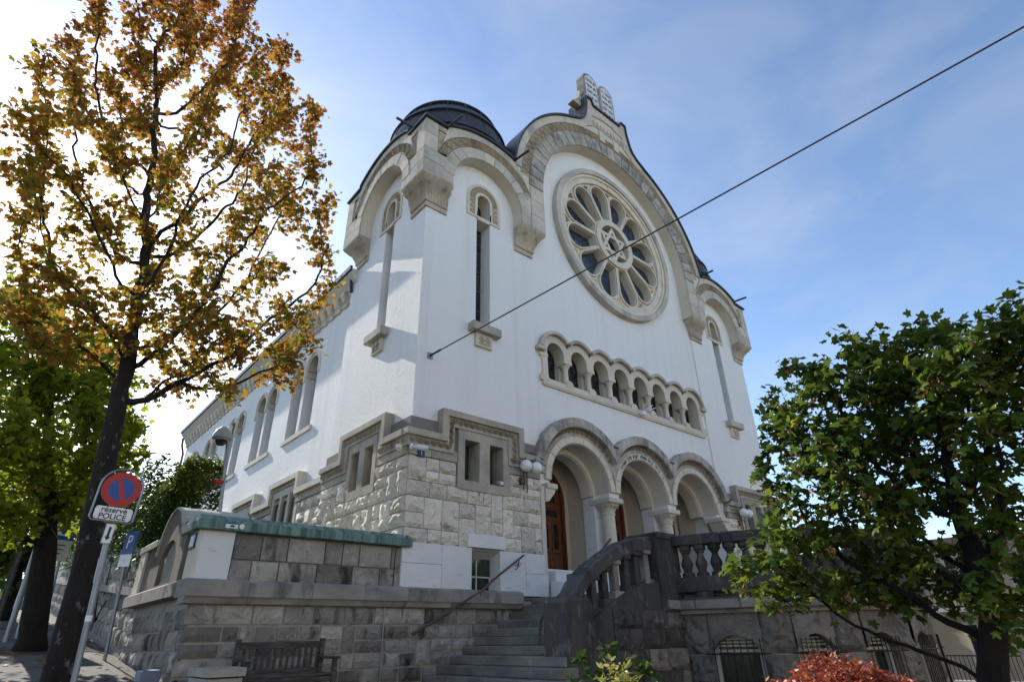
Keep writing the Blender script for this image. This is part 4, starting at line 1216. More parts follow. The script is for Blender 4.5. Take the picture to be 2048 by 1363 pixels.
# eaves
ev = put('eaves', MB().prism([(6.36, 12.70), (6.36, 12.52), (6.42, 12.46), (6.60, 12.24), (NX + .6, 12.24), (NX + .6, 12.70)], lambda u, v, h: (u, h, v), 15.35, 36.95), MT['fascia'], syn)
put('gutter', MB().prism([(6.29, 12.60), (6.345, 12.58), (6.37, 12.74), (6.27, 12.74)], lambda u, v, h: (u, h, v), 15.28, 37.02), MT['copper'], ev)
for i in range(38):
    y = 15.62 + .56 * i
    put('bracket', MB().prism([(6.53, 12.25), (NX, 12.25), (NX, 11.74), (NX - .07, 11.74), (NX - .10, 11.86), (NX - .17, 11.92), (6.57, 12.04), (6.53, 12.12)], lambda u, v, h: (u, h, v), y, y + .24), MT['limeclean'], ev)
put('eaves_band', MB().box(NX - .06, NX + .01, 15.4, 36.9, 11.80, 12.245), MT['limeclean'], ev)
put('nave_roof', MB().prism([(6.36, 12.71), (24.3, 12.71), (15.33, 14.6)], FRONT, 15.7, 37.0), MT['tile'], syn)
put('nave_wall', MB().box(NX + .6, 23.9, 36.3, 36.9, 0, 12.3), MT['stucco'], syn)
put('nave_wall', MB().box(23.4, 23.9, 15.4, 36.3, 0, 12.3), MT['stucco'], syn)
dp = [(6.35, 15.62, 12.3), (6.38, 15.52, 12.0), (6.66, 15.47, 11.6), (6.68, 15.47, 5.0)]
put('downpipe', MB().tube([(6.5, 15.62, 12.4), (6.55, 15.62, 11.95)], .06, 8), MT['copper'], syn)
put('downpipe', MB().tube([(6.45, 36.7, 12.3), (6.5, 36.8, 11.9), (6.66, 36.8, 11.4), (6.68, 36.8, 3)], .06, 8), MT['rustiron'], syn)
# ------------------------------------------------------------------ street wall with ledge, copper coping and niche
WY = 10.64           # face of the lower wall (towards the stairs); upper wall stands at 11.12
rw = thing('street_wall', 'brown rubble stone wall with ledge and green copper coping behind the wooden bench', 'wall', (5.5, 10.9, 0.6))
core = put('wall_core', MB().box(2.58, 9.9, WY + .03, 11.1, -.5, 2.3).box(2.60, 6.62, 11.14, 11.9, 2.3, 3.36).box(2.58, 2.9, 11.1, 15.3, .3, 3.36), MT['wallmortar'], rw)
lrows = [-.1, .16, .40, .66, .90, 1.16, 1.40, 1.62, 1.86, 2.17]
for i, (a, b, c, d) in enumerate(pack(2.50, 9.75, lrows, 77, .085, 3, 7, .08)):
    put('stone', rocky(a, b, c, d, WY + .02, .05, FRONT, 400 + i, gap=.02, rough=1.0), MT['wallstone'], rw)
for i, (a, b, c, d) in enumerate(pack(10.66, 15.3, [.2, .55, .9, 1.2, 1.5, 1.8, 2.12], 78, .12, 3, 7, .10)):
    put('stone', rocky(a, b, c, d, 2.57, .05, SIDE, 600 + i, gap=.018, rough=1.0), MT['wallstone'], rw)
x = 2.40
for b in (3.35, 4.42, 5.42, 6.35, 7.4, 8.35, 9.35):
    put('ledge_block', MB().prism([(10.47, 2.27), (11.2, 2.27), (11.2, 2.54), (10.58, 2.53), (10.47, 2.48)], lambda u, v, h: (h, u, v), x + .003, b - .003), MT['ledge'], rw)
    put('ledge_moulding', MB().prism([(10.55, 2.17), (10.9, 2.17), (10.9, 2.275), (10.50, 2.275)], lambda u, v, h: (h, u, v), x + .003, b - .003), MT['ledge'], rw)
    x = b
y = 11.2
for b in (12.1, 13.5, 15.3):
    put('ledge_block', MB().prism([(2.36, 2.30), (2.9, 2.30), (2.9, 2.56), (2.46, 2.55), (2.36, 2.5)], lambda u, v, h: (u, h, v), y + .003, b - .003), MT['ledge'], rw)
    y = b
x0w = 3.14
for i, (a, b, c, d) in enumerate(pack(3.14, 6.50, [2.53, 2.90, 3.33], 91, .12, 3, 6, 0)):
    put('stone', rocky(a, b, c, d, 11.10, .035, FRONT, 800 + i, gap=.014, rough=.9), MT['wallstone'], rw)
put('corner_slab', MB().cbox(2.60, 3.13, 11.05, 11.2, 2.53, 3.34, .008), MT['marble'], rw)
put('corner_slab', MB().cbox(2.555, 2.62, 11.06, 11.62, 2.54, 3.34, .008), MT['limeclean'], rw)
cop = put('coping', MB().cbox(2.46, 6.66, 10.93, 11.30, 3.34, 3.505, .012).prism([(10.98, 3.505), (12.2, 3.505), (12.2, 3.60), (11.12, 3.60)], lambda u, v, h: (h, u, v), 2.52, 6.52), MT['patina'], rw)
put('coping_end', MB().prism([(10.94, 3.505), (11.6, 3.505), (11.6, 3.72), (11.3, 3.66), (10.98, 3.56)], lambda u, v, h: (h, u, v), 6.56, 6.62), MT['patina'], rw)
put('coping_seam', MB().box(3.9, 3.915, 10.92, 11.3, 3.345, 3.51).box(5.2, 5.215, 10.92, 11.3, 3.345, 3.51), MT['patina'], rw)
# niche gable towards the street
ng = [(11.70, 2.55), (15.2, 2.55), (15.2, 3.33), (13.75, 3.36)] + arc(12.85, 3.05, .92, 20, 155, 16) + [(11.70, 3.34)]
nich = [(12.22, 2.60), (13.40, 2.60)] + [(12.81 + .59 * math.cos(math.radians(a)), 2.92 + .45 * math.sin(math.radians(a))) for a in range(0, 181, 12)]
put('niche_gable', slab('niche_gable', [ng, nich], 'S', 2.50, 2.95), mat('brown_plaster', (.20, .17, .135), .9, [((3, 3, 2), .45, .66, (.11, .095, .08), .7)], [((30, 30, 30), .4, .01, 5)]), rw)
put('niche_wall', MB().box(2.86, 2.90, 12.1, 13.5, 2.5, 3.5), MT['wallstone'], rw)
put('niche_roof', edge_strip(arc(12.85, 3.05, .93, 8, 172, 18), SIDE, 2.46, 3.7, .05), MT['greyroof'], rw)
put('coping', MB().cbox(2.44, 2.95, 13.78, 15.4, 3.36, 3.50, .012).cbox(2.44, 2.95, 11.31, 11.94, 3.345, 3.50, .012), MT['greyroof'], rw)
put('pilaster', MB().cbox(2.455, 2.6, 14.7, 15.25, 2.55, 3.36, .01), MT['limeclean'], rw)
put('roof_slab', MB().box(2.9, 6.6, 11.3, 15.4, 3.36, 3.47), MT['greyroof'], rw)
lz = tag(put('wall_lamp', MB().lathe([(.0, 0), (.05, .0), (.05, .05), (.15, .06), (.155, .11), (.10, .13), (.085, .09), (0, .09)], 0, 0, 0, 24), MT['whitepaint'], smooth=True), 'round white lamp set in the arched niche of the street wall', 'lamp')
lz.data.transform(Matrix.Translation((2.66, 13.39, 3.06)) @ Matrix.Rotation(math.radians(90), 4, 'X') @ Matrix.Scale(.65, 4))
put('lens', MB().lathe([(0, .135), (.05, .13), (.075, .10), (.075, .09)], 0, 0, 0, 16), MT['black'], lz, smooth=True).data.transform(Matrix.Translation((2.66, 13.39, 3.06)) @ Matrix.Rotation(math.radians(90), 4, 'X') @ Matrix.Scale(.65, 4))
tag(put('letter_slot', MB().cbox(2.58, 2.74, 13.36, 13.395, 2.68, 2.82, .008), MT['galv']), 'small metal slot plate below the round lamp in the niche', 'slot plate')
put('slot', MB().box(2.60, 2.72, 13.35, 13.362, 2.74, 2.77), MT['black'], bpy.data.objects['letter_slot'])
ns_ = tag(put('notice_sheet', MB().cbox(2.53, 2.553, 11.2, 11.55, 3.05, 3.31, .004), MT['navy']), 'blue framed notice on the corner slab beside the niche', 'notice')
put('notice_paper', MB().box(2.526, 2.531, 11.25, 11.5, 3.09, 3.27), MT['whitepaint'], ns_)
st1 = tag(put('sticker', MB().box(2.90, 3.10, 10.926, 10.932, 3.38, 3.47), MT['whitepaint']), 'rectangular white and blue sticker on the green coping', 'sticker')
put('sticker_band', MB().box(2.90, 3.10, 10.922, 10.927, 3.445, 3.47), MT['blue'], st1)
put('sticker_mark', MB().prism([(2.96, 3.40), (3.04, 3.395), (3.06, 3.42), (3.0, 3.435)], FRONT, 10.922, 10.927), MT['black'], st1)
s2 = MB().lathe([(0, 0), (.043, 0), (.043, .006), (0, .006)], 0, 0, 0, 18)
st2 = tag(put('round_sticker', s2, MT['whitepaint']), 'small round pale sticker on the green coping', 'sticker')
st2.data.transform(Matrix.Translation((3.17, 10.93, 3.42)) @ Matrix.Rotation(math.radians(90), 4, 'X'))
wp = tag(put('water_pipe', MB().tube([(5.92, 10.60, 2.18), (5.92, 10.595, 1.5), (5.93, 10.59, .5)], .014, 8), MT['galv']), 'thin vertical steel pipe on the rubble wall left of the handrail', 'pipe')
cb_ = tag(put('wall_cable', MB().tube([(6.33, 11.03, 3.36), (6.32, 11.05, 3.1), (6.33, 11.06, 2.8), (6.32, 11.05, 2.56), (6.34, 10.75, 2.545)], .010, 6), MT['black']), 'thin black cable hanging down the wall beside the white plinth', 'cable')

# ivy covered wall further up the street
uw = thing('mossy_wall', 'dark mossy stone wall running up the street under the hedge', 'wall', (2.6, 25, 2))
put('wall_core', MB().add([(2.6, 15.3, .8), (2.6, 46, 3), (2.6, 46, 6.6), (2.6, 15.3, 3.55), (3.2, 15.3, .8), (3.2, 46, 3), (3.2, 46, 6.6), (3.2, 15.3, 3.55)], [(0, 1, 2, 3), (4, 7, 6, 5), (3, 2, 6, 7), (0, 3, 7, 4), (1, 5, 6, 2)]), MT['wallmortar'], uw)
k_ = 0
for j in range(6):
    y = 15.35
    while y < 34:
        w = rnd.uniform(.45, .9)
        z0_ = hg(2, y) + .05 + j * .33
        if z0_ + .3 < 3.4 + .1 * (y - 15.3):
            put('stone', rocky(y, y + w, z0_, z0_ + .33, 2.59, .05, SIDE, 12000 + k_, gap=.012, nu=3, nv=2), MT['wallstone'], uw)
            k_ += 1
        y += w
put('wall_coping', MB().add([(2.5, 15.4, 2.55), (2.5, 40, 4.65), (2.5, 40, 4.80), (2.5, 15.4, 2.70), (2.8, 15.4, 2.55), (2.8, 40, 4.65), (2.8, 40, 4.80), (2.8, 15.4, 2.70)], [(0, 1, 2, 3), (3, 2, 6, 7), (0, 4, 5, 1), (0, 3, 7, 4)]), MT['ledge'], uw)
# fence over it
fn_ = thing('mesh_fence', 'green wire mesh fence with thin posts in front of the hedge', 'fence', (2.9, 18, 3.4))
for y in (15.6, 18.1, 20.6, 23.1):
    put('post', MB().tube([(2.85, y, 2.6), (2.85, y, 5.35 + .05 * (y - 15))], .03, 8), mat('fence_green', (.02, .08, .05), .5) if y == 15.6 else bpy.data.materials['fence_green'], fn_)
mb = MB()
for i in range(26):
    z = 3.5 + i * .07
    mb.tube([(2.85, 15.6, z), (2.85, 23.1, z + .35)], .0035, 3, False)
for i in range(75):
    y = 15.6 + i * .1
    mb.tube([(2.85, y, 3.45), (2.85, y, 5.3)], .0035, 3, False)
put('wire_mesh', mb, bpy.data.materials['fence_green'], fn_)

# ------------------------------------------------------------------ stairs
stair = thing('staircase', 'worn grey stone staircase climbing to the terrace between rubble wall and black balustrade', 'stairs', (8.2, 9.3, .4))
XS = [9.74, 9.38, 9.04, 8.71, 8.40, 8.09, 7.79, 7.48, 7.17, 6.86, 6.54, 6.2]
for i, xs in enumerate(XS):
    zt = 2.40 - .155 * i
    yo = 7.95 if i < 6 else max(6.9, 7.75 - .07 * (i - 3) ** 1.2)
    put('step', MB().cbox(xs, xs + .46 if i else 11.4, yo, WY + .02, zt - .155 + .002, zt, .014), MT['step'], stair)
    put('step_core', MB().box(xs + .1, xs + .46 if i else 11.3, yo + .05, WY, zt - 1.2, zt - .156), MT['step'], stair)
hr = thing('handrail', 'brown wrought iron handrail on scroll brackets along the stair wall', 'handrail', (8.1, 10.5, 1.2))
HP = [(6.47, 10.46, 1.70), (7.31, 10.46, 2.08), (7.42, 10.46, 2.16), (8.26, 10.5, 2.56), (8.5, 10.56, 2.72), (9.72, 10.86, 3.36)]
put('rail', MB().tube(HP, .026, 10), MT['rustiron'], hr, smooth=True)
for x, y, z in ((6.75, 10.5, 1.80), (8.1, 10.46, 2.47), (9.55, 10.85, 3.24)):
    mb = MB().tube([(x, y - .02, z), (x + .02, y + .06, z - .16), (x, y + .12, z - .2)], .012, 6)
    for s in (-1, 1):
        mb.tube([(x + s * .06 * math.cos(t) * (1 - t / 9) + s * .05, y + .05, z - .1 + .06 * math.sin(t) * (1 - t / 9)) for t in [q * .5 for q in range(14)]], .008, 5)
    put('scroll_bracket', mb, MT['rustiron'], hr)

# ------------------------------------------------------------------ black stone balustrades and terrace
TCX, TCY = 15.33, 8.6
def TP(a, r, z):
    return (TCX + r * math.cos(math.radians(a)), TCY + r * math.sin(math.radians(a)), z)
def arc_block(a0, a1, r0, r1, z0, z1, n):
    mb = MB()
    vv = []
    for i in range(n + 1):
        a = a0 + (a1 - a0) * i / n
        vv += [TP(a, r0, z0), TP(a, r1, z0), TP(a, r1, z1), TP(a, r0, z1)]
    fs = [(i * 4 + j, i * 4 + (j + 1) % 4, (i + 1) * 4 + (j + 1) % 4, (i + 1) * 4 + j) for i in range(n) for j in range(4)]
    fs += [(0, 1, 2, 3), (n * 4 + 3, n * 4 + 2, n * 4 + 1, n * 4)]
    return mb.add(vv, fs)
bal = thing('terrace_balustrade', 'black weathered stone balustrade curving round the terrace', 'balustrade', (TCX, 5, 2.3))
for i in range(8):
    put('rail', arc_block(186 + 21 * i + .08, 186 + 21 * (i + 1) - .08, 3.84, 4.16, 3.31, 3.53, 6), MT['blackstone'], bal, bevel=.02)
put('base_rail', arc_block(186, 354, 3.84, 4.14, 2.38, 2.68, 44), MT['blackstone'], bal, bevel=.015)
a = 187.5
while a < 354:
    put('foot_block', arc_block(a, a + 4.5, 3.86, 4.12, 2.25, 2.385, 2), MT['blackstone'], bal)
    a += 10.4
bprof = [(.135, 2.68), (.135, 2.75), (.085, 2.78), (.095, 2.84), (.125, 2.90), (.128, 2.96), (.075, 3.08), (.068, 3.14), (.10, 3.17), (.10, 3.19), (.135, 3.22), (.135, 3.315)]
bme = None
for i in range(37):
    a = 191.3 + 4.43 * i
    if bme is None:
        bo_ = put('baluster', MB().lathe(bprof, 0, 0, 0, 10), MT['blackstone'], bal, smooth=True)
        bme = bo_.data
    else:
        bo_ = put('baluster', bme, None, bal, recalc=False)
    p = TP(a, 4.0, 0)
    bo_.location = (p[0], p[1], 0)
put('pier', MB().cbox(10.74, 11.5, 7.72, 8.62, 2.0, 3.46, .03).cbox(10.80, 11.50, 7.70, 8.66, 3.44, 3.60, .03), MT['blackstone'], bal)
put('pier', MB().cbox(19.16, 19.81, 7.75, 8.62, 2.25, 3.46, .03).cbox(19.16, 19.86, 7.70, 8.66, 3.44, 3.60, .03), MT['blackstone'], bal)

sb = thing('stair_balustrade', 'black stone balustrade sweeping down beside the stairs to a square pillar', 'balustrade', (8.5, 7.7, .6))
RP = [(10.84, 8.05, 3.52), (10.3, 8.03, 3.45), (9.75, 8.0, 3.31), (9.25, 7.97, 3.10), (8.75, 7.92, 2.86), (8.4, 7.86, 2.67), (8.12, 7.8, 2.47), (7.92, 7.74, 2.25), (7.82, 7.68, 2.05)]
mb = MB()
vv = []
for i, p in enumerate(RP):
    q, r_ = Vector(RP[max(i - 1, 0)]), Vector(RP[min(i + 1, len(RP) - 1)])
    t = (r_ - q); t.normalize()
    sd = Vector((t.y, -t.x, 0)).normalized() * .17
    P = Vector(p)
    up = sd.cross(t).normalized()
    if up.z < 0: up = -up
    for o_ in (sd - up * .24, sd - up * .03, sd * .8, -sd * .8, -sd - up * .03, -sd - up * .24):
        vv.append(P + o_)
fs = [(i * 6 + j, i * 6 + (j + 1) % 6, (i + 1) * 6 + (j + 1) % 6, (i + 1) * 6 + j) for i in range(len(RP) - 1) for j in range(6)]
fs += [tuple(range(6)), tuple((len(RP) - 1) * 6 + j for j in range(5, -1, -1))]
put('rail', mb.add(vv, fs), MT['blackstone'], sb, smooth=True)
def rail_z(x):
    for p, q in zip(RP[:-1], RP[1:]):
        if q[0] <= x <= p[0]:
            t = (x - q[0]) / (p[0] - q[0])
            return q[2] + (p[2] - q[2]) * t
    return RP[-1][2]
xs_ = [8.15 + .1 * q for q in range(28)]
sl_top = [(x, max(.9, rail_z(x) - (.92 if x > 8.5 else .92 + .3 * (8.5 - x)))) for x in xs_]
put('stringer', MB().prism([(8.15, -.6), (10.85, -.6)] + sl_top[::-1], FRONT, 7.775, 8.16), MT['blackstone'], sb, bevel=.015)
for i in range(7):
    x = 10.58 - .345 * i
    z1_ = rail_z(x) - .22
    z0_ = rail_z(x) - .92
    m_ = MT['blackstone'] if i not in (0, 3) else MT['ledge']
    b_ = put('baluster', MB().cbox(x - .075, x + .075, 7.9, 8.06, z0_ - .1, z1_ + .1, .015), m_, sb)
    put('baluster_foot', MB().cbox(x - .15, x + .15, 7.84, 8.12, z0_ - .16, z0_ + .07, .015), m_, b_)
    put('baluster_cap', MB().cbox(x - .13, x + .13, 7.85, 8.11, z1_ - .14, z1_ - .04, .015), m_, b_)
    put('rail_block', MB().cbox(x - .172, x + .172, 7.832, 8.125, z1_ - .05, z1_ + .14, .012), MT['blackstone'], b_)
put('pillar', MB().prism([(7.46, -.6), (8.24, -.6), (8.18, 2.12), (8.12, 2.19), (7.56, 2.19), (7.50, 2.12)], FRONT, 7.36, 7.92), MT['blackstone'], sb, bevel=.02)
put('pillar_foot', MB().cbox(7.36, 8.32, 7.28, 8.0, -.8, .98, .02), MT['blackstone'], sb)
put('handrail', MB().tube([(9.95, 8.30, 3.44), (9.3, 8.28, 2.95), (8.7, 8.24, 2.6), (8.3, 8.2, 2.35), (7.9, 8.16, 2.1), (7.62, 8.12, 1.85), (7.55, 8.1, 1.5)], .024, 8), MT['rustiron'], sb)

tw = thing('terrace_wall', 'grey rough stone terrace wall with barred arched cellar windows', 'wall', (TCX, 6, 0))
WINS = [(199.4, 213.2), (222.2, 233.0), (242.2, 253.8), (262.0, 273.6), (282.5, 294), (303, 314)]
CURV = lambda u, v, h: TP(u, h, v)
zr = [-1.4, -.6, .1, .62, 1.22, 2.03]
core = MB()
segs = []
a = 184.0
for w0, w1 in WINS + [(356, 356)]:
    if w0 > a:
        core_ = arc_block(a, w0, 3.7, 3.98, -1.6, 2.1, max(2, int((w0 - a) / 3)))
        core.add(core_.v, core_.f)
        segs.append((a, w0))
    if w1 > w0:
        c_ = arc_block(w0, w1, 3.7, 3.98, 1.6, 2.1, 4); core.add(c_.v, c_.f)
    a = w1
put('wall_core', core, MT['wallmortar'], tw)
sd_ = 0
for a0_, a1_ in segs:
    n = max(1, round((a1_ - a0_) / 10))
    for j in range(len(zr) - 1):
        m_ = n if j % 2 or n == 1 else n + 1
        if j == len(zr) - 2:
            m_ = max(1, n)
        cuts = [a0_] + [a0_ + (a1_ - a0_) * (i + rnd.uniform(-.15, .15)) / m_ for i in range(1, m_)] + [a1_]
        for i in range(m_):
            sd_ += 1
            put('stone', rocky(cuts[i], cuts[i + 1], zr[j], zr[j + 1], 3.96, .12, CURV, 15000 + sd_, sgn=1, gap=.012, nu=7, nv=7, rough=1.3), MT['terracewall'], tw)
for w0, w1 in WINS:
    # stone over the window with a flat arched underside
    n = 8
    mb = MB(); vv = []
    for i in range(n + 1):
        t = i / n
        a = w0 + (w1 - w0) * t
        zb = 1.30 + .27 * (1 - (2 * t - 1) ** 2)
        o_ = rnd.uniform(-.015, .02)
        vv += [TP(a, 3.7, zb), TP(a, 4.04, zb), TP(a, 4.05 + o_, (zb + 2.03) / 2), TP(a, 4.02, 2.03), TP(a, 3.7, 2.03)]
    mb.add(vv, [(i * 5 + j, i * 5 + (j + 1) % 5, (i + 1) * 5 + (j + 1) % 5, (i + 1) * 5 + j) for i in range(n) for j in range(5)])
    put('lintel_stone', mb, MT['terracewall'], tw)
    wn = put('cellar_window', arc_block(w0 - .5, w1 + .5, 3.68, 3.70, -1.2, 1.6, 4), MT['greenglass'], tw)
    put('window_frame', arc_block(w0, w0 + 1.1, 3.72, 3.82, -1.2, 1.36, 1), MT['fascia'], wn)
    put('window_frame', arc_block(w1 - 1.1, w1, 3.72, 3.82, -1.2, 1.36, 1), MT['fascia'], wn)
    put('window_frame', arc_block(w0 + 1.1, w1 - 1.1, 3.72, 3.80, 1.26, 1.31, 3), MT['fascia'], wn)
    for z in (1.36, 1.42, 1.48):
        put('shutter_slat', arc_block(w0 + 1 + (z - 1.36) * 15, w1 - 1 - (z - 1.36) * 15, 3.74, 3.80, z, z + .035, 3), MT['fascia'], wn)
    gr = put('window_grille', MB().tube([TP(w0 - 1.6, 4.12, 1.24), TP((w0 + w1) / 2, 4.15, 1.24), TP(w1 + 1.6, 4.12, 1.24)], .016, 6), MT['iron'], wn)
    for i in range(8):
        a = w0 + .8 + (w1 - w0 - 1.6) * i / 7
        put('bar', MB().tube([TP(a, 4.11, -1.0), TP(a, 4.11, 1.5)], .011, 6), MT['iron'], gr)
for i in range(14):
    put('ledge_block', arc_block(185 + 12.1 * i + .06, 185 + 12.1 * (i + 1) - .06, 3.6, 4.22, 2.05, 2.24, 4), MT['ledge'], tw, bevel=.015)
put('ledge_moulding', arc_block(185, 354, 3.7, 4.12, 1.97, 2.055, 40), MT['ledge'], tw)
put('ledge_flashing', arc_block(185, 354, 3.7, 4.235, 2.243, 2.262, 44), MT['copper'], tw)
put('terrace_floor', MB().lathe([(0, 2.25), (3.9, 2.25), (3.9, 2.42), (0, 2.42)], TCX, TCY, 0, 48).box(9.9, 20.8, 8.3, 10.74, 1.9, 2.40), MT['step'], tw)
for i, (a, b, c, d) in enumerate(pack(8.32, 11.42, [-1.2, -.5, .1, .55, .98, 1.36, 1.72, 2.05], 55, .14, 3, 6, .1)):
    if d < rail_z(min(a, 10.8)) - .95 or a > 10.85:
        put('stone', rocky(a, b, c, d, 7.77, .07, FRONT, 17000 + i, gap=.006), MT['blackstone'] if a < 9.9 or rnd.random() < .4 else MT['terracewall'], tw)
put('wall_core', MB().box(8.3, 11.45, 8.17, 8.4, -1.4, 1.2).box(10.86, 11.45, 7.83, 8.4, -1.4, 2.03).box(19.2, 22, 8.0, 8.4, -1.4, 2.3), MT['wallmortar'], tw)
put('ledge_block', MB().cbox(10.87, 11.42, 7.655, 8.3, 2.06, 2.235, .015), MT['ledge'], tw)
tag(put('rain_pipe', MB().tube([TP(188.2, 4.13, 2.05), TP(188.2, 4.13, 1.0), TP(188.2, 4.13, -1.2)], .045, 10), MT['rustiron'], smooth=True), 'rusty brown rainwater pipe on the terrace wall below the balustrade', 'pipe')
# ------------------------------------------------------------------ ground, road, pavement, kerb
def sheet(name, xs, ys, dz, m, parent=None):
    vv = [(x, y, hg(x, y) + dz) for y in ys for x in xs]
    W = len(xs)
    fs = [(j * W + i, j * W + i + 1, (j + 1) * W + i + 1, (j + 1) * W + i) for j in range(len(ys) - 1) for i in range(W - 1)]
    return put(name, MB().add(vv, fs), m, parent)
far = [-500, -200, -80, -40, -20, -10, -5, 0, .5, 2.1, 2.8, 3.5, 6, 8, 10, 14, 20, 30, 45, 60, 100, 200, 500]
yy = [-500, -200, -60, -40, -20, -10, 0, 10, 20, 30, 40, 50, 60, 70, 100, 200, 500]
structure(sheet('ground', far, yy, -.25, MT['soil']))
structure(sheet('road', [-14, -10, -6, -3, -1, 0, .44], list(range(-60, 71, 5)), -.115, MT['road']))
pv = structure(sheet('pavement', [.45, 1.3, 2.1, 2.5, 2.9, 3.5, 4.5, 6, 8, 10.5], list(range(-20, 71, 3)), 0, MT['asphalt']))
structure(sheet('garden_bed', [3.9, 5, 6, 8, 10, 14, 20, 26], [-8, -4, -1, 1, 3, 5, 6.4], .03, MT['soil']))
for i in range(46):
    y = 1 + i
    mb = MB()
    a, b = y + .006, y + .994
    vv = [(.30, a, hg(.4, a) - .14), (.30, b, hg(.4, b) - .14), (.30, b, hg(.4, b) + .0), (.30, a, hg(.4, a) + .0), (.455, a, hg(.4, a) - .14), (.455, b, hg(.4, b) - .14), (.455, b, hg(.4, b) + .012), (.455, a, hg(.4, a) + .012)]
    mb.add(vv, [(0, 1, 2, 3), (3, 2, 6, 7), (4, 7, 6, 5), (0, 3, 7, 4), (1, 5, 6, 2)])
    put('kerb_stone', mb, MT['kerb'], pv)
for yc in (10.0, 16.0, 26.0):
    structure(put('tree_pit', MB().add([(.47, yc - .8, hg(.5, yc - .8) + .006), (1.5, yc - .8, hg(1.4, yc - .8) + .006), (1.5, yc + .8, hg(1.4, yc + .8) + .006), (.47, yc + .8, hg(.5, yc + .8) + .006)], [(0, 1, 2, 3)]), MT['soil']))

# ------------------------------------------------------------------ street furniture
# bench
bn = thing('park_bench', 'weathered grey wooden park bench against the rubble wall', 'bench', (3.95, 10.1, .74))
bz = .74
def bx(name, *a):
    put(name, MB().cbox(*a, .006), MT['benchwood'], bn)
for x in (3.24, 4.60):
    bx('leg', x, x + .07, 10.28, 10.36, bz - .1, bz + .92)
    bx('leg', x, x + .07, 9.74, 9.81, bz - .1, bz + .62)
    bx('arm_rest', x - .02, x + .09, 9.70, 10.3, bz + .62, bz + .66)
    bx('seat_rail', x + .005, x + .065, 9.8, 10.28, bz + .34, bz + .40)
bx('top_rail', 3.30, 4.61, 10.30, 10.35, bz + .78, bz + .88)
bx('back_rail', 3.30, 4.61, 10.30, 10.35, bz + .44, bz + .50)
for i in range(13):
    x = 3.36 + i * .0985
    bx('back_slat', x, x + .045, 10.31, 10.335, bz + .50, bz + .78)
for i in range(6):
    y = 9.76 + i * .09
    bx('seat_slat', 3.26, 4.65, y, y + .07, bz + .40, bz + .43)
bx('apron', 3.30, 4.61, 9.77, 9.80, bz + .32, bz + .39)
# planter
pt = thing('concrete_planter', 'square exposed concrete planter trough in front of the bench', 'planter', (2.78, 9.4, .6))
put('trough', MB().prism([(2.60, .3), (2.95, .3), (3.0, 1.20), (2.55, 1.20)], FRONT, 9.02, 9.9), MT['concrete'], pt, bevel=.01)
put('rim', slab('rim', [rect(2.53, 3.02, 8.98, 9.94), rect(2.60, 2.95, 9.05, 9.87)], 'F', 0, .1), MT['concrete'], pt, bevel=.01).data.transform(Matrix(((1, 0, 0, 0), (0, 0, 1, 0), (0, -1, 0, 1.32), (0, 0, 0, 1))))
put('soil', MB().box(2.6, 2.95, 9.05, 9.87, 1.2, 1.25), MT['soil'], pt)
# no parking sign, reserved for police
ps = thing('no_parking_sign', 'red and blue no parking sign on grey post with reserved police plate and arrow', 'road sign', (1.04, 8.06, .88))
put('post', MB().tube([(1.05, 8.06, .7), (.997, 8.06, 1.29), (.932, 8.06, 2.547), (.92, 8.06, 2.80)], .031, 14), MT['galv'], ps, smooth=True)
put('post_sleeve', MB().tube([(.949, 8.06, 2.22), (.936, 8.06, 2.47)], .039, 14), MT['galv'], ps, smooth=True)
for z_ in (2.62, 2.74):
    put('clamp', MB().tube([(.929, 8.06, z_), (.927, 8.06, z_ + .035)], .038, 12), MT['galv'], ps)
put('post_sticker', MB().tube([(.969, 8.06, 1.84), (.966, 8.06, 1.90)], .0325, 14, False), MT['whitepaint'], ps)
th = math.radians(-3)
Mx = Matrix.Translation((.916, 8.02, 3.22)) @ Matrix.Rotation(math.radians(2.5), 4, 'Y')
def sg(name, me, m, parent=ps, M=Mx, smooth=False):
    me = me.mesh(name) if isinstance(me, MB) else me
    me.transform(M)
    return put(name, me, m, parent, smooth=smooth)
fr_pts = [(-.19, -.36), (.19, -.36), (.215, -.335), (.215, .02)] + arc(0, .02, .215, 5, 175, 14) + [(-.215, .02), (-.215, -.335)]
sg('sign_frame', MB().tube([(x, .012, z) for x, z in fr_pts + [fr_pts[0], fr_pts[1]]], .011, 8), MT['galv'], smooth=True)
dsc = sg('disc', MB().prism(arc(0, 0, .197, 0, 352, 44), FRONT, 0, .006), MT['red'])
for s in (1, -1):
    ha = math.degrees(math.asin(.024 / .128))
    seg = arc(0, 0, .128, 45 + ha, 225 - ha, 20)
    me = MB().prism(seg, FRONT, -.0025, .001).mesh('blue_half')
    me.transform(Matrix.Rotation(math.radians(45 + 68 + (0 if s == 1 else 180)), 4, 'Y'))
    sg('blue_half', me, MT['blue'], dsc)
plt_ = sg('plate', MB().prism(arc(.155, -.235, .03, 0, 90, 4) + arc(-.155, -.235, .03, 90, 180, 4) + arc(-.155, -.315, .03, 180, 270, 4) + arc(.155, -.315, .03, 270, 360, 4), FRONT, 0, .006), MT['whitepaint'])
for t, z, s in ((u'réservé', -.240, .085), (u'POLICE', -.312, .083)):
    me = text_mesh(t, s, .001, bold=.012)
    me.transform(FACE_FRONT)
    me.transform(Matrix.Translation((0, -.003, z)))
    sg('lettering', me, MT['black'], plt_)
for x in (-.165, .165):
    for z in (-.225, -.325):
        sg('bolt', MB().prism(arc(x, z, .006, 0, 300, 5), FRONT, -.003, .001), MT['galv'], plt_)
ar = sg('arrow_plate', MB().prism(rect(-.028, .067, -.60, -.385), FRONT, .0, .006), MT['galv'])
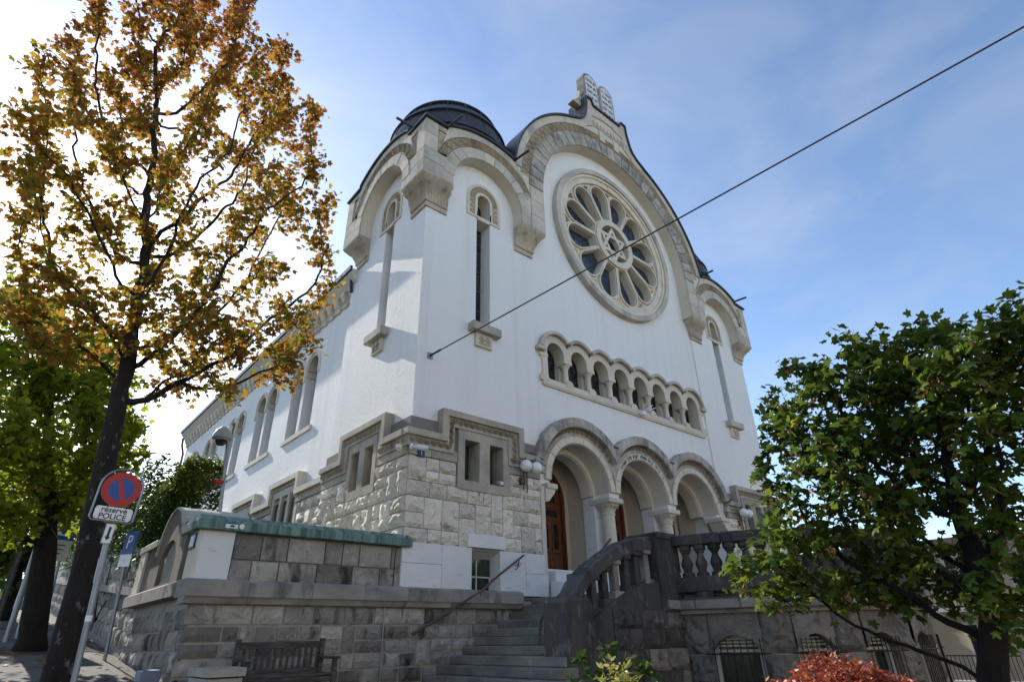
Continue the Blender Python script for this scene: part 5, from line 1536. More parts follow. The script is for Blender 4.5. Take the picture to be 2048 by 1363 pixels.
sg('arrow_face', MB().prism(rect(-.02, .059, -.592, -.393), FRONT, -.003, .001), MT['whitepaint'], ar)
sg('arrow', MB().prism([(.008, -.42), (.032, -.42), (.032, -.525), (.05, -.525), (.02, -.565), (-.01, -.525), (.008, -.525)], FRONT, -.006, -.002), MT['black'], ar)
# parking sign seen nearly edge on, turned towards the road
pk = thing('parking_sign', 'blue parking sign turned edge on, on thin grey post by the wall', 'road sign', (2.08, 13.85, 1.37))
put('post', MB().tube([(2.10, 13.86, 1.2), (1.99, 13.86, 3.1)], .03, 12), MT['galv'], pk, smooth=True)
Mk = Matrix.Translation((1.97, 13.84, 3.32)) @ Matrix.Rotation(math.radians(-71), 4, 'Z') @ Matrix.Rotation(math.radians(3), 4, 'Y')
bp = sg('sign_plate', MB().prism(rect(-.2, .2, -.12, .30), FRONT, 0, .015), MT['blue'], pk, Mk)
me = text_mesh('P', .36, .002); me.transform(FACE_FRONT); me.transform(Matrix.Translation((0, -.003, .09)))
sg('lettering', me, MT['whitepaint'], bp, Mk)
sg('text_plate', MB().prism(rect(-.2, .2, -.35, -.13), FRONT, 0, .015), MT['whitepaint'], pk, Mk)
sg('sign_backing', MB().prism(rect(-.205, .205, -.355, .305), FRONT, .016, .03), MT['galv'], pk, Mk)
# information sign with blue shield further up
inf = thing('shield_sign', 'tall blue and cream sign with a shield emblem half hidden by the tree trunk', 'road sign', (1.28, 18.9, 1.8))
put('post', MB().tube([(1.45, 18.98, 1.7), (1.30, 18.98, 3.6)], .03, 10), MT['galv'], inf, smooth=True)
Mi = Matrix.Translation((1.21, 18.95, 4.15)) @ Matrix.Rotation(math.radians(3), 4, 'Y')
ip = sg('panel', MB().prism(rect(-.28, .25, -.12, .52), FRONT, 0, .02), MT['blue'], inf, Mi)
sg('emblem_field', MB().prism(rect(-.22, .17, -.02, .24), FRONT, -.004, .002), MT['whitepaint'], ip, Mi)
sg('shield', MB().prism([(-.14, .18), (.12, .18), (.07, .08), (-.01, -.0), (-.09, .08)], FRONT, -.008, -.003), MT['blue'], ip, Mi)
sg('crown_arc', MB().prism(arc(-.01, .12, .155, 30, 150, 10) + arc(-.01, .12, .125, 150, 30, 10), FRONT, -.008, -.003), MT['blue'], ip, Mi)
lp_ = sg('text_panel', MB().prism(rect(-.28, .25, -.62, -.13), FRONT, 0, .02), MT['fascia'], inf, Mi)
for i in range(3):
    sg('print_line', MB().prism(rect(-.2 + .03 * i, .12 - .02 * i, -.26 - .1 * i, -.235 - .1 * i), FRONT, -.004, .001), MT['black'], lp_, Mi)
# parking meter
pm = thing('parking_meter', 'grey parking ticket machine with blue P panel and white notice, behind the second tree', 'parking meter', (.95, 19, 1.8))
put('post', MB().tube([(1.0, 19.0, 1.7), (.95, 19.0, 2.5)], .06, 10), MT['galv'], pm, smooth=True)
put('cabinet', MB().cbox(.72, 1.10, 18.9, 19.15, 2.42, 3.28, .02), MT['galv'], pm)
pb = put('p_panel', MB().box(.83, 1.07, 18.885, 18.898, 2.98, 3.22), MT['blue'], pm)
me = text_mesh('P', .17, .002); me.transform(FACE_FRONT); me.transform(Matrix.Translation((.95, 18.882, 3.14)))
put('lettering', me, MT['whitepaint'], pb, recalc=False)
put('lettering', slab('square', [rect(.90, 1.0, 3.0, 3.07), rect(.92, .98, 3.02, 3.05)], 'F', 18.879, 18.884), MT['whitepaint'], pb)
pn_ = put('notice', MB().box(.80, 1.05, 18.885, 18.898, 2.62, 2.92), MT['whitepaint'], pm)
put('print_line', MB().box(.85, 1.0, 18.880, 18.886, 2.69, 2.72), MT['red'], pn_)
put('print_line', MB().box(.89, .96, 18.880, 18.886, 2.79, 2.84), MT['blue'], pn_)
put('notice_band', MB().box(.80, 1.05, 18.880, 18.886, 2.905, 2.925), MT['red'], pn_)
# lamp column and far signs
tag(put('lamp_column', MB().tube([(.76, 18.0, 1.6), (.72, 18, 3.8), (.70, 18, 7.2)], .06, 10), MT['galv'], smooth=True), 'slim grey column in front of the parking meter', 'column')
f1 = thing('no_parking_sign', 'small round red and blue no parking sign far up the street', 'road sign', (.62, 28, 2.6))
put('post', MB().tube([(.66, 28.0, 2.5), (.6, 28.0, 4.4)], .03, 8), MT['galv'], f1)
put('disc', MB().prism(arc(.575, 4.29, .2, 0, 345, 24), FRONT, 27.94, 27.96), MT['red'], f1)
put('blue_disc', MB().prism(arc(.575, 4.29, .135, 0, 345, 24), FRONT, 27.93, 27.942), MT['blue'], f1)
put('slash', MB().prism([(.46, 4.37), (.49, 4.40), (.69, 4.21), (.66, 4.18)], FRONT, 27.925, 27.932), MT['red'], f1)
f2 = thing('blue_sign', 'small blue and white rectangular sign far up the street', 'road sign', (.66, 26.5, 2.5))
put('post', MB().tube([(.78, 26.5, 2.3), (.68, 26.5, 4.4)], .03, 8), MT['galv'], f2)
put('panel', MB().box(.46, .88, 26.44, 26.46, 4.32, 4.55), MT['blue'], f2)
put('text_panel', MB().box(.46, .88, 26.44, 26.46, 4.12, 4.315), MT['whitepaint'], f2)
bo2 = thing('red_bollard', 'red bollard with white ball top at the kerb up the street', 'bollard', (.8, 31, 2.8))
put('shaft', MB().lathe([(.16, 2.7), (.16, 2.95), (.10, 3.05), (.10, 3.5), (.13, 3.55), (.10, 3.6)], .8, 31, 0, 14), MT['red'], bo2, smooth=True)
put('ball', MB().lathe([(.02, 3.6), (.1, 3.66), (.12, 3.74), (.08, 3.83), (0, 3.86)], .8, 31, 0, 14), MT['whitepaint'], bo2, smooth=True)
for y, x in ((22.6, .62), (24.4, .60)):
    tag(put('wooden_stake', MB().tube([(x, y, hg(x, y) - .1), (x - .03, y, hg(x, y) + 2.0)], .05, 8), MT['benchwood']), 'nearer thin wooden tree stake at the kerb up the street' if y < 23 else 'farther thin wooden tree stake at the kerb up the street', 'stake', 'tree stakes')
# camera mast on the annex roof
cmst = thing('camera_mast', 'steel mast with grey dome camera housing and red lamp above the coping', 'camera mast', (3.28, 13.0, 3.45))
put('mast', MB().tube([(3.33, 13, 3.45), (3.24, 13, 4.5), (3.12, 13, 5.75)], .035, 12), MT['galv'], cmst, smooth=True)
put('mast_foot', MB().tube([(3.335, 13, 3.44), (3.32, 13, 3.72)], .042, 12), mat('yellow_band', (.42, .40, .14), .6), cmst, smooth=True)
hs_ = put('dome_housing', MB().lathe([(.0, .26), (.06, .24), (.14, .16), (.19, .05), (.20, -.02), (.175, -.03), (.17, -.01), (.13, -.06), (.08, -.12), (0, -.14)], 3.0, 12.95, 5.52, 20), MT['greyroof'], cmst, smooth=True)
put('camera_dome', MB().lathe([(.135, -.04), (.12, -.10), (.07, -.16), (0, -.18)], 3.0, 12.95, 5.52, 16), MT['glass'], hs_, smooth=True)
put('bracket', MB().tube([(3.18, 12.98, 5.48), (3.12, 12.98, 5.62), (3.02, 12.96, 5.72)], .02, 6), MT['galv'], cmst)
put('junction_box', MB().cbox(3.08, 3.16, 12.93, 13.02, 5.66, 5.82, .01), MT['whitepaint'], cmst)
rl = put('red_lamp', MB().tube([(3.2, 12.95, 4.6), (3.08, 12.9, 4.58), (3.02, 12.88, 4.57)], [.045, .06, .05], 14), mat('red_lens', (.35, .005, .012), .15), cmst, smooth=True)
# two-globe wall lamps
def globe_lamp(x, label):
    g = thing('globe_lamp', label, 'wall lamp', (x + .15, 11.0, 5.4), 'globe lamps beside the doorways')
    for dx in (0, .36):
        b = put('globe', MB().lathe([(0.03, -.15)] + [(.155 * math.sin(t), -.155 * math.cos(t)) for t in [PI * q / 12 for q in range(1, 13)]], x + dx, 10.72, 5.53, 22), MT['globe'], g, smooth='all')
        put('hook', MB().tube([(x + dx, 10.72, 5.70), (x + dx + .0, 10.74, 5.76), (x + dx * .5 + .09, 10.85, 5.72), (x + .18, 11.0, 5.45)], .014, 6), MT['rustiron'], g)
    put('stem', MB().tube([(x + .13, 10.98, 5.6), (x + .13, 10.98, 4.98)], .018, 6).tube([(x + .25, 10.98, 5.6), (x + .25, 10.98, 4.92)], .018, 6), MT['rustiron'], g)
    put('wall_plate', MB().cbox(x + .04, x + .2, 10.96, 11.06, 5.12, 5.3, .01), MT['rustiron'], g)
globe_lamp(9.77, 'wall lamp with two white globes left of the leftmost doorway')
globe_lamp(20.53, 'wall lamp with two white globes right of the rightmost doorway')
def bullet_cam(p, d, label, k):
    p = Vector(p); d = Vector(d).normalized()
    c = thing('security_camera', label, 'camera', tuple(p), 'security cameras on the synagogue')
    w = p - d * .26
    put('mount', MB().tube([w - Vector((0, 0, 0)), w + d * .03], .07, 14).tube([w + d * .03, w + d * .12], .025, 8), MT['whitepaint'], c, smooth=True)
    h = put('housing', MB().tube([p - d * .14, p + d * .12], .045, 12), MT['whitepaint'], c, smooth=True)
    put('sun_shield', MB().tube([p - d * .1 + Vector((0, 0, .02)), p + d * .16 + Vector((0, 0, .02))], .045, 12), MT['whitepaint'], c, smooth=True)
    put('lens', MB().tube([p + d * .115, p + d * .125], .035, 12), MT['black'], h)
bullet_cam((6.22, 11.10, 5.46), (-.5, -.75, -.25), 'white security camera at the tower corner pointing left up the street', 0)
bullet_cam((6.66, 10.82, 5.46), (.55, -.75, -.2), 'white security camera above the blue house number', 1)
bullet_cam((9.26, 11.18, 5.08), (-.3, -.9, -.25), 'white security camera in the front base window', 2)
bullet_cam((6.35, 15.2, 5.1), (-.8, .3, -.3), 'white security camera on the side base towards the nave', 3)
hn = tag(put('house_number', MB().cbox(6.72, 6.90, 11.03, 11.058, 5.33, 5.47, .004), MT['navy']), 'small blue enamel plate with the house number 1 at the corner', 'number plate')
me = text_mesh('1', .13, .002); me.transform(FACE_FRONT); me.transform(Matrix.Translation((6.81, 11.026, 5.40)))
put('lettering', me, MT['whitepaint'], hn, recalc=False)
# cable from the facade across the street
ca, cb = Vector((7.0, 11.16, 8.02)), Vector((9.94, -1.08, 10.06))
mbc = MB()
pts = []
for i in range(41):
    t = i / 40 * 2.6
    p = ca + (cb - ca) * t
    p.z -= .012 * t * (2.6 - t) * 4
    pts.append(p)
cbl = thing('overhead_cable', 'dark steel cable anchored in the white facade and crossing the sky', 'cable', tuple(ca))
put('wire', MB().tube(pts, .0165, 8), MT['cablem'], cbl, smooth=True)
put('anchor', MB().tube([(7.0, 11.21, 8.02), ca, ca + (cb - ca).normalized() * .25], [.04, .03, .022], 8), MT['iron'], cbl, smooth=True)
put('wall_plate', MB().cbox(6.92, 7.08, 11.175, 11.205, 7.93, 8.11, .006), MT['galv'], cbl)
put('insulator', MB().tube([ca + (cb - ca).normalized() * .2, ca + (cb - ca).normalized() * .34], .028, 8), MT['iron'], cbl)
pole_e = pts[-1]
put('pole', MB().tube([(pole_e.x, pole_e.y, -3), (pole_e.x, pole_e.y, pole_e.z + .3)], [.16, .11], 12), MT['galv'], cbl, smooth=True)
sp = thing('spike_cluster', 'small white spiky antenna fixture on the gallery sill', 'fixture', (15.6, 11.1, 8.42))
put('fixture_box', MB().cbox(15.52, 15.72, 11.0, 11.14, 8.32, 8.44, .01), MT['whitepaint'], sp)
for i in range(6):
    put('spike', MB().tube([(15.62, 11.05, 8.42), (15.42 + .12 * i, 10.85 - .03 * (i % 3), 8.62 + .05 * math.sin(i * 2))], .014, 5), MT['whitepaint'], sp)
# blue crate at the foot of the wall
tag(put('cable_box', MB().cbox(2.15, 2.42, 10.9, 11.3, hg(2.3, 11) - .02, hg(2.3, 11) + .2, .015), mat('grey_blue_plastic', (.16, .18, .24), .6)), 'low grey blue box on the ground at the wall corner', 'box')
# ------------------------------------------------------------------ trees and shrubs
LO = [(0, 0), (.10, .06), (.34, .00), (.47, .06), (.36, .22), (.60, .42), (.62, .58), (.36, .52), (.24, .60), (.20, .82), (0, 1.0), (-.20, .82), (-.24, .60), (-.36, .52), (-.62, .58), (-.60, .42), (-.36, .22), (-.47, .06), (-.34, .00), (-.10, .06)]
def leaf_template(kind):
    if kind == 'maple':
        o = LO
    elif kind == 'mapleS':
        o = [LO[i] for i in (0, 3, 4, 6, 8, 10, 12, 14, 16, 17)]
    else:
        o = [(0, 0), (.22, .3), (.2, .65), (0, 1), (-.2, .65), (-.22, .3)]
    P = np.array([(x, y, -.28 * (x * x) - .22 * (y - .3) ** 2) for x, y in o] + [(0, .38, .03)])
    n = len(o)
    F = np.array([(i, (i + 1) % n, n) for i in range(n)])
    return P, F
def leaves(rng, pos, size, kind, up=.5, out=None, droop=.35, svar=.35):
    """oriented leaf copies at pos; returns verts, faces, per-leaf index"""
    P, F = leaf_template(kind)
    n = len(pos)
    nrm = rng.normal(size=(n, 3)); nrm[:, 2] = np.abs(nrm[:, 2]) + up
    nrm /= np.linalg.norm(nrm, axis=1)[:, None]
    d = rng.normal(size=(n, 3)) * .7
    if out is not None:
        d += out
    d[:, 2] -= droop
    d -= nrm * (d * nrm).sum(1)[:, None]
    d /= np.linalg.norm(d, axis=1)[:, None] + 1e-9
    s = np.cross(d, nrm)
    sz = size * (1 + svar * rng.uniform(-1, 1, n))
    V = pos[:, None, :] + sz[:, None, None] * (P[None, :, 0, None] * s[:, None, :] + P[None, :, 1, None] * d[:, None, :] + P[None, :, 2, None] * rng.uniform(-.4, 2.2, n)[:, None, None] * nrm[:, None, :])
    k = len(P)
    FF = (F[None] + (np.arange(n) * k)[:, None, None]).reshape(-1, 3)
    return V.reshape(-1, 3), FF, k
def sample_blobs(rng, blobs, n, shell=.35):
    B = np.array(blobs)
    w = B[:, 3] ** 2.2; w /= w.sum()
    idx = rng.choice(len(B), n, p=w)
    d = rng.normal(size=(n, 3)); d /= np.linalg.norm(d, axis=1)[:, None]
    r = rng.uniform(shell, 1, n) ** .5
    return B[idx, :3] + d * (r * B[idx, 3])[:, None]
def grow(rng, trunk, att, step=.2, infl=2.2, kill=.32, iters=90):
    nodes = [np.array(p, float) for p in trunk]
    par = [-1] + list(range(len(trunk) - 1))
    att = att.copy()
    N = np.array(nodes)
    for it in range(iters):
        if len(att) == 0:
            break
        D = np.linalg.norm(att[:, None] - N[None], axis=2)
        near = D.argmin(1); dm = D.min(1)
        reach = infl if it > 12 else 99
        ok = dm < reach
        if not ok.any():
            reach = 99; ok = dm < 99
        newp, newpar = [], []
        for i in np.unique(near[ok]):
            v = att[ok & (near == i)] - N[i]
            v /= np.linalg.norm(v, axis=1)[:, None] + 1e-9
            v = v.mean(0) + rng.normal(size=3) * .12
            v[2] += .06
            l = np.linalg.norm(v)
            if l < 1e-3:
                continue
            p = N[i] + v / l * step
            newp.append(p); newpar.append(i)
        if not newp:
            break
        par += newpar
        N = np.vstack([N, np.array(newp)])
        D2 = np.linalg.norm(att[:, None] - np.array(newp)[None], axis=2).min(1)
        att = att[D2 > kill]
    return N, par
def tree(name, label, blobs, trunk, r0, n_att, n_leaf, lsize, kind, m, seed, tint, cat='tree', step=.2, spread=.16, big=0, kill=.32, up=.5, bare=()):
    rng = np.random.default_rng(seed)
    T = thing(name, label, cat, tuple(trunk[0]))
    att = sample_blobs(rng, blobs, n_att, .1)
    N, par = grow(rng, trunk, att, step=step, kill=kill)
    n = len(N)
    kids = [[] for _ in range(n)]
    for i, p in enumerate(par):
        if p >= 0:
            kids[p].append(i)
    tips = np.zeros(n)
    for i in range(n - 1, -1, -1):
        tips[i] = max(1, sum(tips[c] for c in kids[i])) if kids[i] else 1
    rad = .007 * tips ** .5
    rad = rad * (1 + (r0 / rad[len(trunk) // 2] - 1) * np.clip((tips / tips[0]) ** .55, 0, 1))
    for i in range(len(trunk)):
        rad[i] = r0 * (1.0 - .36 * i / len(trunk))
    rad[0] = r0 * 1.35
    for i in range(len(trunk), n):
        rad[i] = min(rad[i], rad[par[i]] * .97)
    mb = MB()
    stack = [0]
    seen = set()
    starts = [(0, None)]
    while starts:
        i, p = starts.pop()
        pts, rr = ([] if p is None else [N[p]]), ([] if p is None else [min(rad[p], rad[i] * 1.3)])
        cur = i
        while True:
            pts.append(N[cur]); rr.append(rad[cur])
            if not kids[cur]:
                break
            ks = sorted(kids[cur], key=lambda c: -tips[c])
            for c in ks[1:]:
                starts.append((c, cur))
            cur = ks[0]
        if len(pts) > 1:
            rr[-1] *= .5
            sides = 12 if rr[0] > .12 else (7 if rr[0] > .03 else 4)
            if sides == 12:                                  # knobbly trunk outline
                rr = [a * (1 + .06 * math.sin(3.1 * q) + rng.uniform(-.03, .03)) for q, a in enumerate(rr)]
            mb.tube([Vector(p) for p in pts], [float(a) for a in rr], sides)
    put('trunk', mb, MT['bark'] if name == 'maple_tree' else MT['bark2'], T, smooth='all', recalc=False)
    # leaves near the thin nodes
    thin = np.where(tips <= 6)[0]
    pick = rng.choice(thin, n_leaf)
    pos = N[pick] + rng.normal(size=(n_leaf, 3)) * spread
    cen = np.array(blobs)[:, :3].mean(0)
    od = pos - cen
    rel = np.linalg.norm(od, axis=1) / np.linalg.norm(od, axis=1).max()
    od /= np.linalg.norm(od, axis=1)[:, None] + 1e-9
    tl = tint(rng, pos, rel)
    V, F, k = leaves(rng, pos, lsize, kind, out=od * .6, up=up)
    cut = n_leaf - big
    cr = mass('crown', V[:cut * k], F[:cut * (len(F) // n_leaf)], m, T, np.repeat(tl, k)[:cut * k])
    cr['kind'] = 'stuff'
    if big:
        # the leaves that show largest are pieces of their own
        P, Ft = leaf_template(kind)
        mes = []
        for q in range(8):
            me = bpy.data.meshes.new('leaf')
            me.from_pydata([tuple(v) for v in P * np.array([1, 1, rng.uniform(.4, 1.8)])], [], [tuple(f) for f in Ft])
            a = me.attributes.new('tint', 'FLOAT', 'POINT')
            a.data.foreach_set('value', np.full(len(P), q / 7.0, dtype=np.float32))
            me.materials.append(m)
            mes.append(me)
        VV = V.reshape(n_leaf, k, 3)
        for j in range(cut, n_leaf):
            v = VV[j]
            o0 = Vector(v[0]); tip = Vector(v[10 if kind == 'maple' else (5 if kind == 'mapleS' else 3)]) - o0
            sdv = Vector(v[6 if kind == 'maple' else (3 if kind == 'mapleS' else 2)]) - Vector(v[14 if kind == 'maple' else (7 if kind == 'mapleS' else 4)])
            L_ = tip.length
            yv = tip.normalized(); zv = sdv.cross(yv).normalized(); xv = yv.cross(zv)
            me = mes[int(min(7, max(0, round(tl[j] * 7))))]
            o = bpy.data.objects.new('leaf', me)
            COL.objects.link(o)
            o.parent = cr
            M_ = Matrix((xv * L_, yv * L_, zv * L_)).transposed().to_4x4()
            M_.translation = o0
            o.matrix_local = M_
    return T, N, tips
T1 = [(-1.39, 10.15, 10.25, 0.83), (-1.41, 9.4, 8.5, 0.5), (-1.04, 10.7, 12.09, 1.04), (-0.43, 9.99, 12.64, 0.87), (0.47, 10.49, 14.08, 1.09), (1.38, 9.9, 13.03, 0.95), (-0.78, 9.72, 8.86, 1.02), (0.06, 11.0, 11.15, 1.38), (1.15, 9.94, 11.01, 1.16), (2.34, 10.49, 12.68, 1.01), (2.75, 9.61, 10.67, 0.71), (-1.0, 10.95, 8.64, 0.58), (0.01, 10.25, 8.38, 1.08), (0.98, 9.45, 8.6, 1.18), (2.27, 10.25, 9.88, 1.1), (3.01, 9.54, 8.75, 0.62), (0.03, 10.0, 6.79, 0.76), (0.96, 10.96, 7.67, 0.99), (1.99, 9.8, 7.5, 1.04), (3.04, 9.79, 7.03, 0.63), (2.5, 9.43, 5.89, 0.77), (1.89, 10.32, 6.24, 0.84), (3.02, 9.53, 5.6, 0.42), (1.26, 10.18, 5.35, 0.55), (-0.1, 10.62, 15.95, 1.26), (-1.09, 10.58, 14.75, 0.94), (-0.93, 10.96, 6.6, 0.53), (-0.43, 11.24, 6.25, 0.63), (0.15, 10.75, 5.96, 0.62), (3.43, 9.79, 8.1, 0.49), (2.07, 9.79, 5.34, 0.47), (0.69, 9.5, 6.1, 0.83), (0.12, 9.38, 5.97, 0.71), (1.5, 9.38, 6.22, 0.83), (-0.5, 9.5, 6.6, 0.59), (2.75, 9.25, 6.47, 0.59), (1.25, 10.5, 5.85, 0.59), (-1.38, 9.9, 8.09, 0.46), (-1.29, 10.42, 7.68, 0.36), (-0.46, 10.19, 7.45, 0.49), (-1.17, 10.94, 7.16, 0.4), (-0.52, 10.59, 6.86, 0.48), (-0.65, 10.38, 6.15, 0.46), (-0.13, 10.0, 6.17, 0.54), (0.47, 10.39, 6.38, 0.58), (2.73, 9.2, 6.07, 0.43), (3.13, 9.5, 7.15, 0.38), (3.41, 9.19, 6.37, 0.32), (-1.24, 10.53, 12.79, 0.6), (-1.72, 9.85, 10.56, 0.43), (3.12, 9.71, 9.98, 0.43)]
T2 = [(-0.64, 15.99, 7.42, 1.14), (0.41, 15.99, 6.7, 1.17), (-0.32, 15.0, 5.56, 1.02), (0.55, 15.99, 5.19, 1.22), (1.4, 16.44, 6.04, 0.97), (0.25, 15.4, 4.28, 0.92), (1.85, 15.89, 5.56, 0.53), (-1.23, 15.95, 6.52, 1.29), (0.34, 16.5, 7.91, 1.12), (-1.41, 16.94, 8.9, 0.97), (1.09, 16.46, 4.46, 0.8), (-0.78, 14.98, 4.56, 1.15)]
T3 = [(0.32, 26.0, 5.13, 1.18), (-0.82, 24.99, 5.81, 1.59), (1.3, 26.97, 4.83, 0.89), (-0.12, 26.0, 4.46, 0.98), (.6, 27, 6.6, 1.4), (-.5, 27.5, 7.5, 1.5)]
TR = [(7.72, 2.77, 4.52, 0.49), (7.72, 2.11, 4.5, 0.59), (8.24, 1.65, 4.6, 0.59), (7.93, 1.09, 4.4, 0.54), (7.98, 0.61, 4.4, 0.57), (7.37, 2.54, 3.98, 0.51), (8.32, 2.16, 4.16, 0.74), (7.48, 1.34, 3.9, 0.62), (8.35, 0.94, 4.06, 0.65), (7.35, 3.16, 3.66, 0.36), (7.14, 2.59, 3.39, 0.56), (8.09, 2.26, 3.55, 0.69), (8.04, 1.61, 3.52, 0.64), (7.53, 1.01, 3.31, 0.57), (7.12, 3.18, 2.96, 0.39), (7.71, 2.8, 2.85, 0.55), (7.32, 2.03, 2.8, 0.54), (8.24, 1.63, 2.89, 0.63), (7.92, 1.11, 2.76, 0.47), (6.84, 3.3, 2.5, 0.32), (7.21, 2.98, 2.27, 0.46), (8.0, 2.57, 2.44, 0.48), (6.75, 3.71, 2.26, 0.24), (7.1, 3.46, 2.03, 0.29), (7.98, 0.54, 3.79, 0.59), (7.97, 0.68, 3.2, 0.62), (8.0, 0.24, 4.24, 0.65), (7.51, 1.16, 2.16, 0.38), (7.34, 3.19, 3.96, 0.23), (7.14, 3.13, 2.01, 0.26), (7.71, 2.78, 2.11, 0.35), (7.53, 2.05, 2.3, 0.37), (8.37, 1.96, 2.34, 0.34), (7.71, 1.21, 2.46, 0.4), (7.25, 1.48, 1.87, 0.23), (6.88, 3.67, 2.48, 0.21), (6.97, 3.28, 3.26, 0.25), (7.35, 2.91, 3.8, 0.32), (8.25, 2.42, 2.0, 0.2), (7.29, 2.77, 1.94, 0.22), (7.66, 2.63, 4.64, 0.28), (7.92, 1.7, 4.8, 0.26), (8.11, 1.23, 4.81, 0.29), (8.07, 0.73, 4.72, 0.36), (7.14, 3.39, 3.67, 0.16), (8.46, 1.57, 2.1, 0.38), (8.61, 1.82, 1.72, 0.28), (8.07, 1.45, 1.75, 0.3), (8.53, 2.14, 1.99, 0.23), (6.98, 3.24, 2.17, 0.23)]
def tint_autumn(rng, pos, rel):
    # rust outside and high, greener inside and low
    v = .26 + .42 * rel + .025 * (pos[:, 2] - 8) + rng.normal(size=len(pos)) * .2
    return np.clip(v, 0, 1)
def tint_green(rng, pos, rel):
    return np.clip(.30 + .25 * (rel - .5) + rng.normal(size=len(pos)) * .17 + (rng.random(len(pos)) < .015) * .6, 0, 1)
def tint_lime(rng, pos, rel):
    return np.clip(.5 + rng.normal(size=len(pos)) * .25, 0, 1)
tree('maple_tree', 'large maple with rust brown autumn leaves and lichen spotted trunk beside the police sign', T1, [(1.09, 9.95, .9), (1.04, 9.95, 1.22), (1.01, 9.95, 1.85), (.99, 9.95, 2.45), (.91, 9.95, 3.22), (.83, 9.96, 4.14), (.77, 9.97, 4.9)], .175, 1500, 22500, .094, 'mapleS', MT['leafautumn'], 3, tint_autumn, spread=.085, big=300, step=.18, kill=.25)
tree('street_tree', 'green leaved tree standing second up the street behind the maple', T2, [(1.10, 15.96, 1.4), (1.06, 15.96, 1.8), (.93, 15.97, 2.6), (.80, 15.98, 3.42), (.66, 15.98, 4.0)], .26, 520, 9500, .155, 'mapleS', MT['leaflime'], 5, tint_lime, spread=.17, step=.26, kill=.40)
tree('street_tree', 'dark green tree farthest up the street', T3, [(.9, 26.0, 2.3), (.85, 26, 3.2), (.7, 26, 4.2)], .2, 160, 3500, .26, 'mapleS', MT['leafgreen'], 7, tint_green, spread=.4, step=.4, kill=.6)
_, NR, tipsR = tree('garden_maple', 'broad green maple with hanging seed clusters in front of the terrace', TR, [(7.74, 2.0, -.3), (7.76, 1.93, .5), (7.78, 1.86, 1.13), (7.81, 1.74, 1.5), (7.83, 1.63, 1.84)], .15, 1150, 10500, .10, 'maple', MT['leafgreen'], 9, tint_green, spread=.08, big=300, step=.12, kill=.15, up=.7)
# hanging seed clusters of the garden maple
rng = np.random.default_rng(44)
gm_ = bpy.data.objects['garden_maple']
thin = np.where(tipsR <= 3)[0]
pick = rng.choice(thin, 420)
pos = []
for p in NR[pick]:
    c = p + rng.normal(size=3) * .06
    for _ in range(7):
        pos.append(c + np.array([rng.normal() * .025, rng.normal() * .025, -rng.uniform(.02, .12)]))
pos = np.array(pos)
V, F, k = leaves(rng, pos, .05, 'oval', up=-.2, droop=2.2)
sd = mass('seed_clusters', V, F, MT['seed'], gm_)
sd['kind'] = 'stuff'
def shrub(name, label, fn, n, size, m, seed, tint, kind='oval', cat='shrub', up=.5, stems=None, droop=.1):
    rng = np.random.default_rng(seed)
    pos, out = fn(rng, n)
    T = thing(name, label, cat, tuple(pos.mean(0) * np.array([1, 1, 0]) + np.array([0, 0, pos[:, 2].min()])))
    V, F, k = leaves(rng, pos, size, kind, up=up, out=out, droop=droop)
    o = mass('foliage', V, F, m, T, np.repeat(tint(rng, pos), k))
    o['kind'] = 'stuff'
    mb = MB()
    base = np.array(stems[0])
    for i in range(stems[1]):
        e = pos[rng.integers(len(pos))]
        mid = (base + e) / 2 + rng.normal(size=3) * .05
        mb.tube([Vector(base + rng.normal(size=3) * np.array([.06, .06, 0])), Vector(mid), Vector(e)], [.014, .009, .004], 5)
    put('stems', mb, MT['bark'], T, recalc=False)
    return T
def dome_fn(c, rx, ry, rz, lump=.12):
    def f(rng, n):
        d = rng.normal(size=(n, 3)); d[:, 2] = np.abs(d[:, 2]) - .25
        d /= np.linalg.norm(d, axis=1)[:, None]
        l = 1 + lump * np.sin(5 * d[:, 0] + 3 * d[:, 1]) * np.cos(4 * d[:, 1] + 2 * d[:, 2]) + rng.normal(size=n) * .04
        r = rng.uniform(.55, 1, n) ** .4 * l
        return np.array(c) + d * np.array([rx, ry, rz]) * r[:, None], d * .8
    return f
shrub('variegated_shrub', 'yellow green clipped shrub at the foot of the stair pillar', dome_fn((4.18, 3.55, .38), .30, .30, 1.04, .06), 2600, .055, MT['leafyellow'], 61, lambda r, p: np.clip(.5 + r.normal(size=len(p)) * .28, 0, 1), stems=((4.18, 3.55, .05), 8))
def red_fn(rng, n):
    # flat layered tiers of fine leaves
    pos = []
    tiers = [(5.62, 2.45, 1.30, .42), (5.35, 2.75, 1.18, .45), (5.85, 2.15, 1.22, .40), (5.55, 2.2, 1.06, .6), (5.15, 2.85, 1.02, .38), (6.0, 1.95, 1.10, .34), (5.75, 2.5, 1.38, .26), (5.3, 2.4, .95, .5), (5.68, 2.3, 1.33, .3)]
    w = np.array([t[3] ** 2 for t in tiers]); w /= w.sum()
    idx = rng.choice(len(tiers), n, p=w)
    T_ = np.array(tiers)[idx]
    a = rng.uniform(0, 2 * PI, n); r = np.sqrt(rng.uniform(0, 1, n)) * T_[:, 3] * (1 + .25 * np.sin(5 * a + idx))
    p = np.c_[T_[:, 0] + r * np.cos(a), T_[:, 1] + r * np.sin(a), T_[:, 2] - .30 * (r / T_[:, 3]) ** 2 * T_[:, 3] + rng.normal(size=n) * .03]
    return p, np.c_[np.cos(a), np.sin(a), np.zeros(n)] * 1.2
shrub('red_maple_shrub', 'low red leaved Japanese maple shrub in front of the cellar windows', red_fn, 9000, .045, MT['leafred'], 62, lambda r, p: np.clip(.5 + r.normal(size=len(p)) * .25, 0, 1), stems=((5.55, 2.4, .1), 30), up=.3)
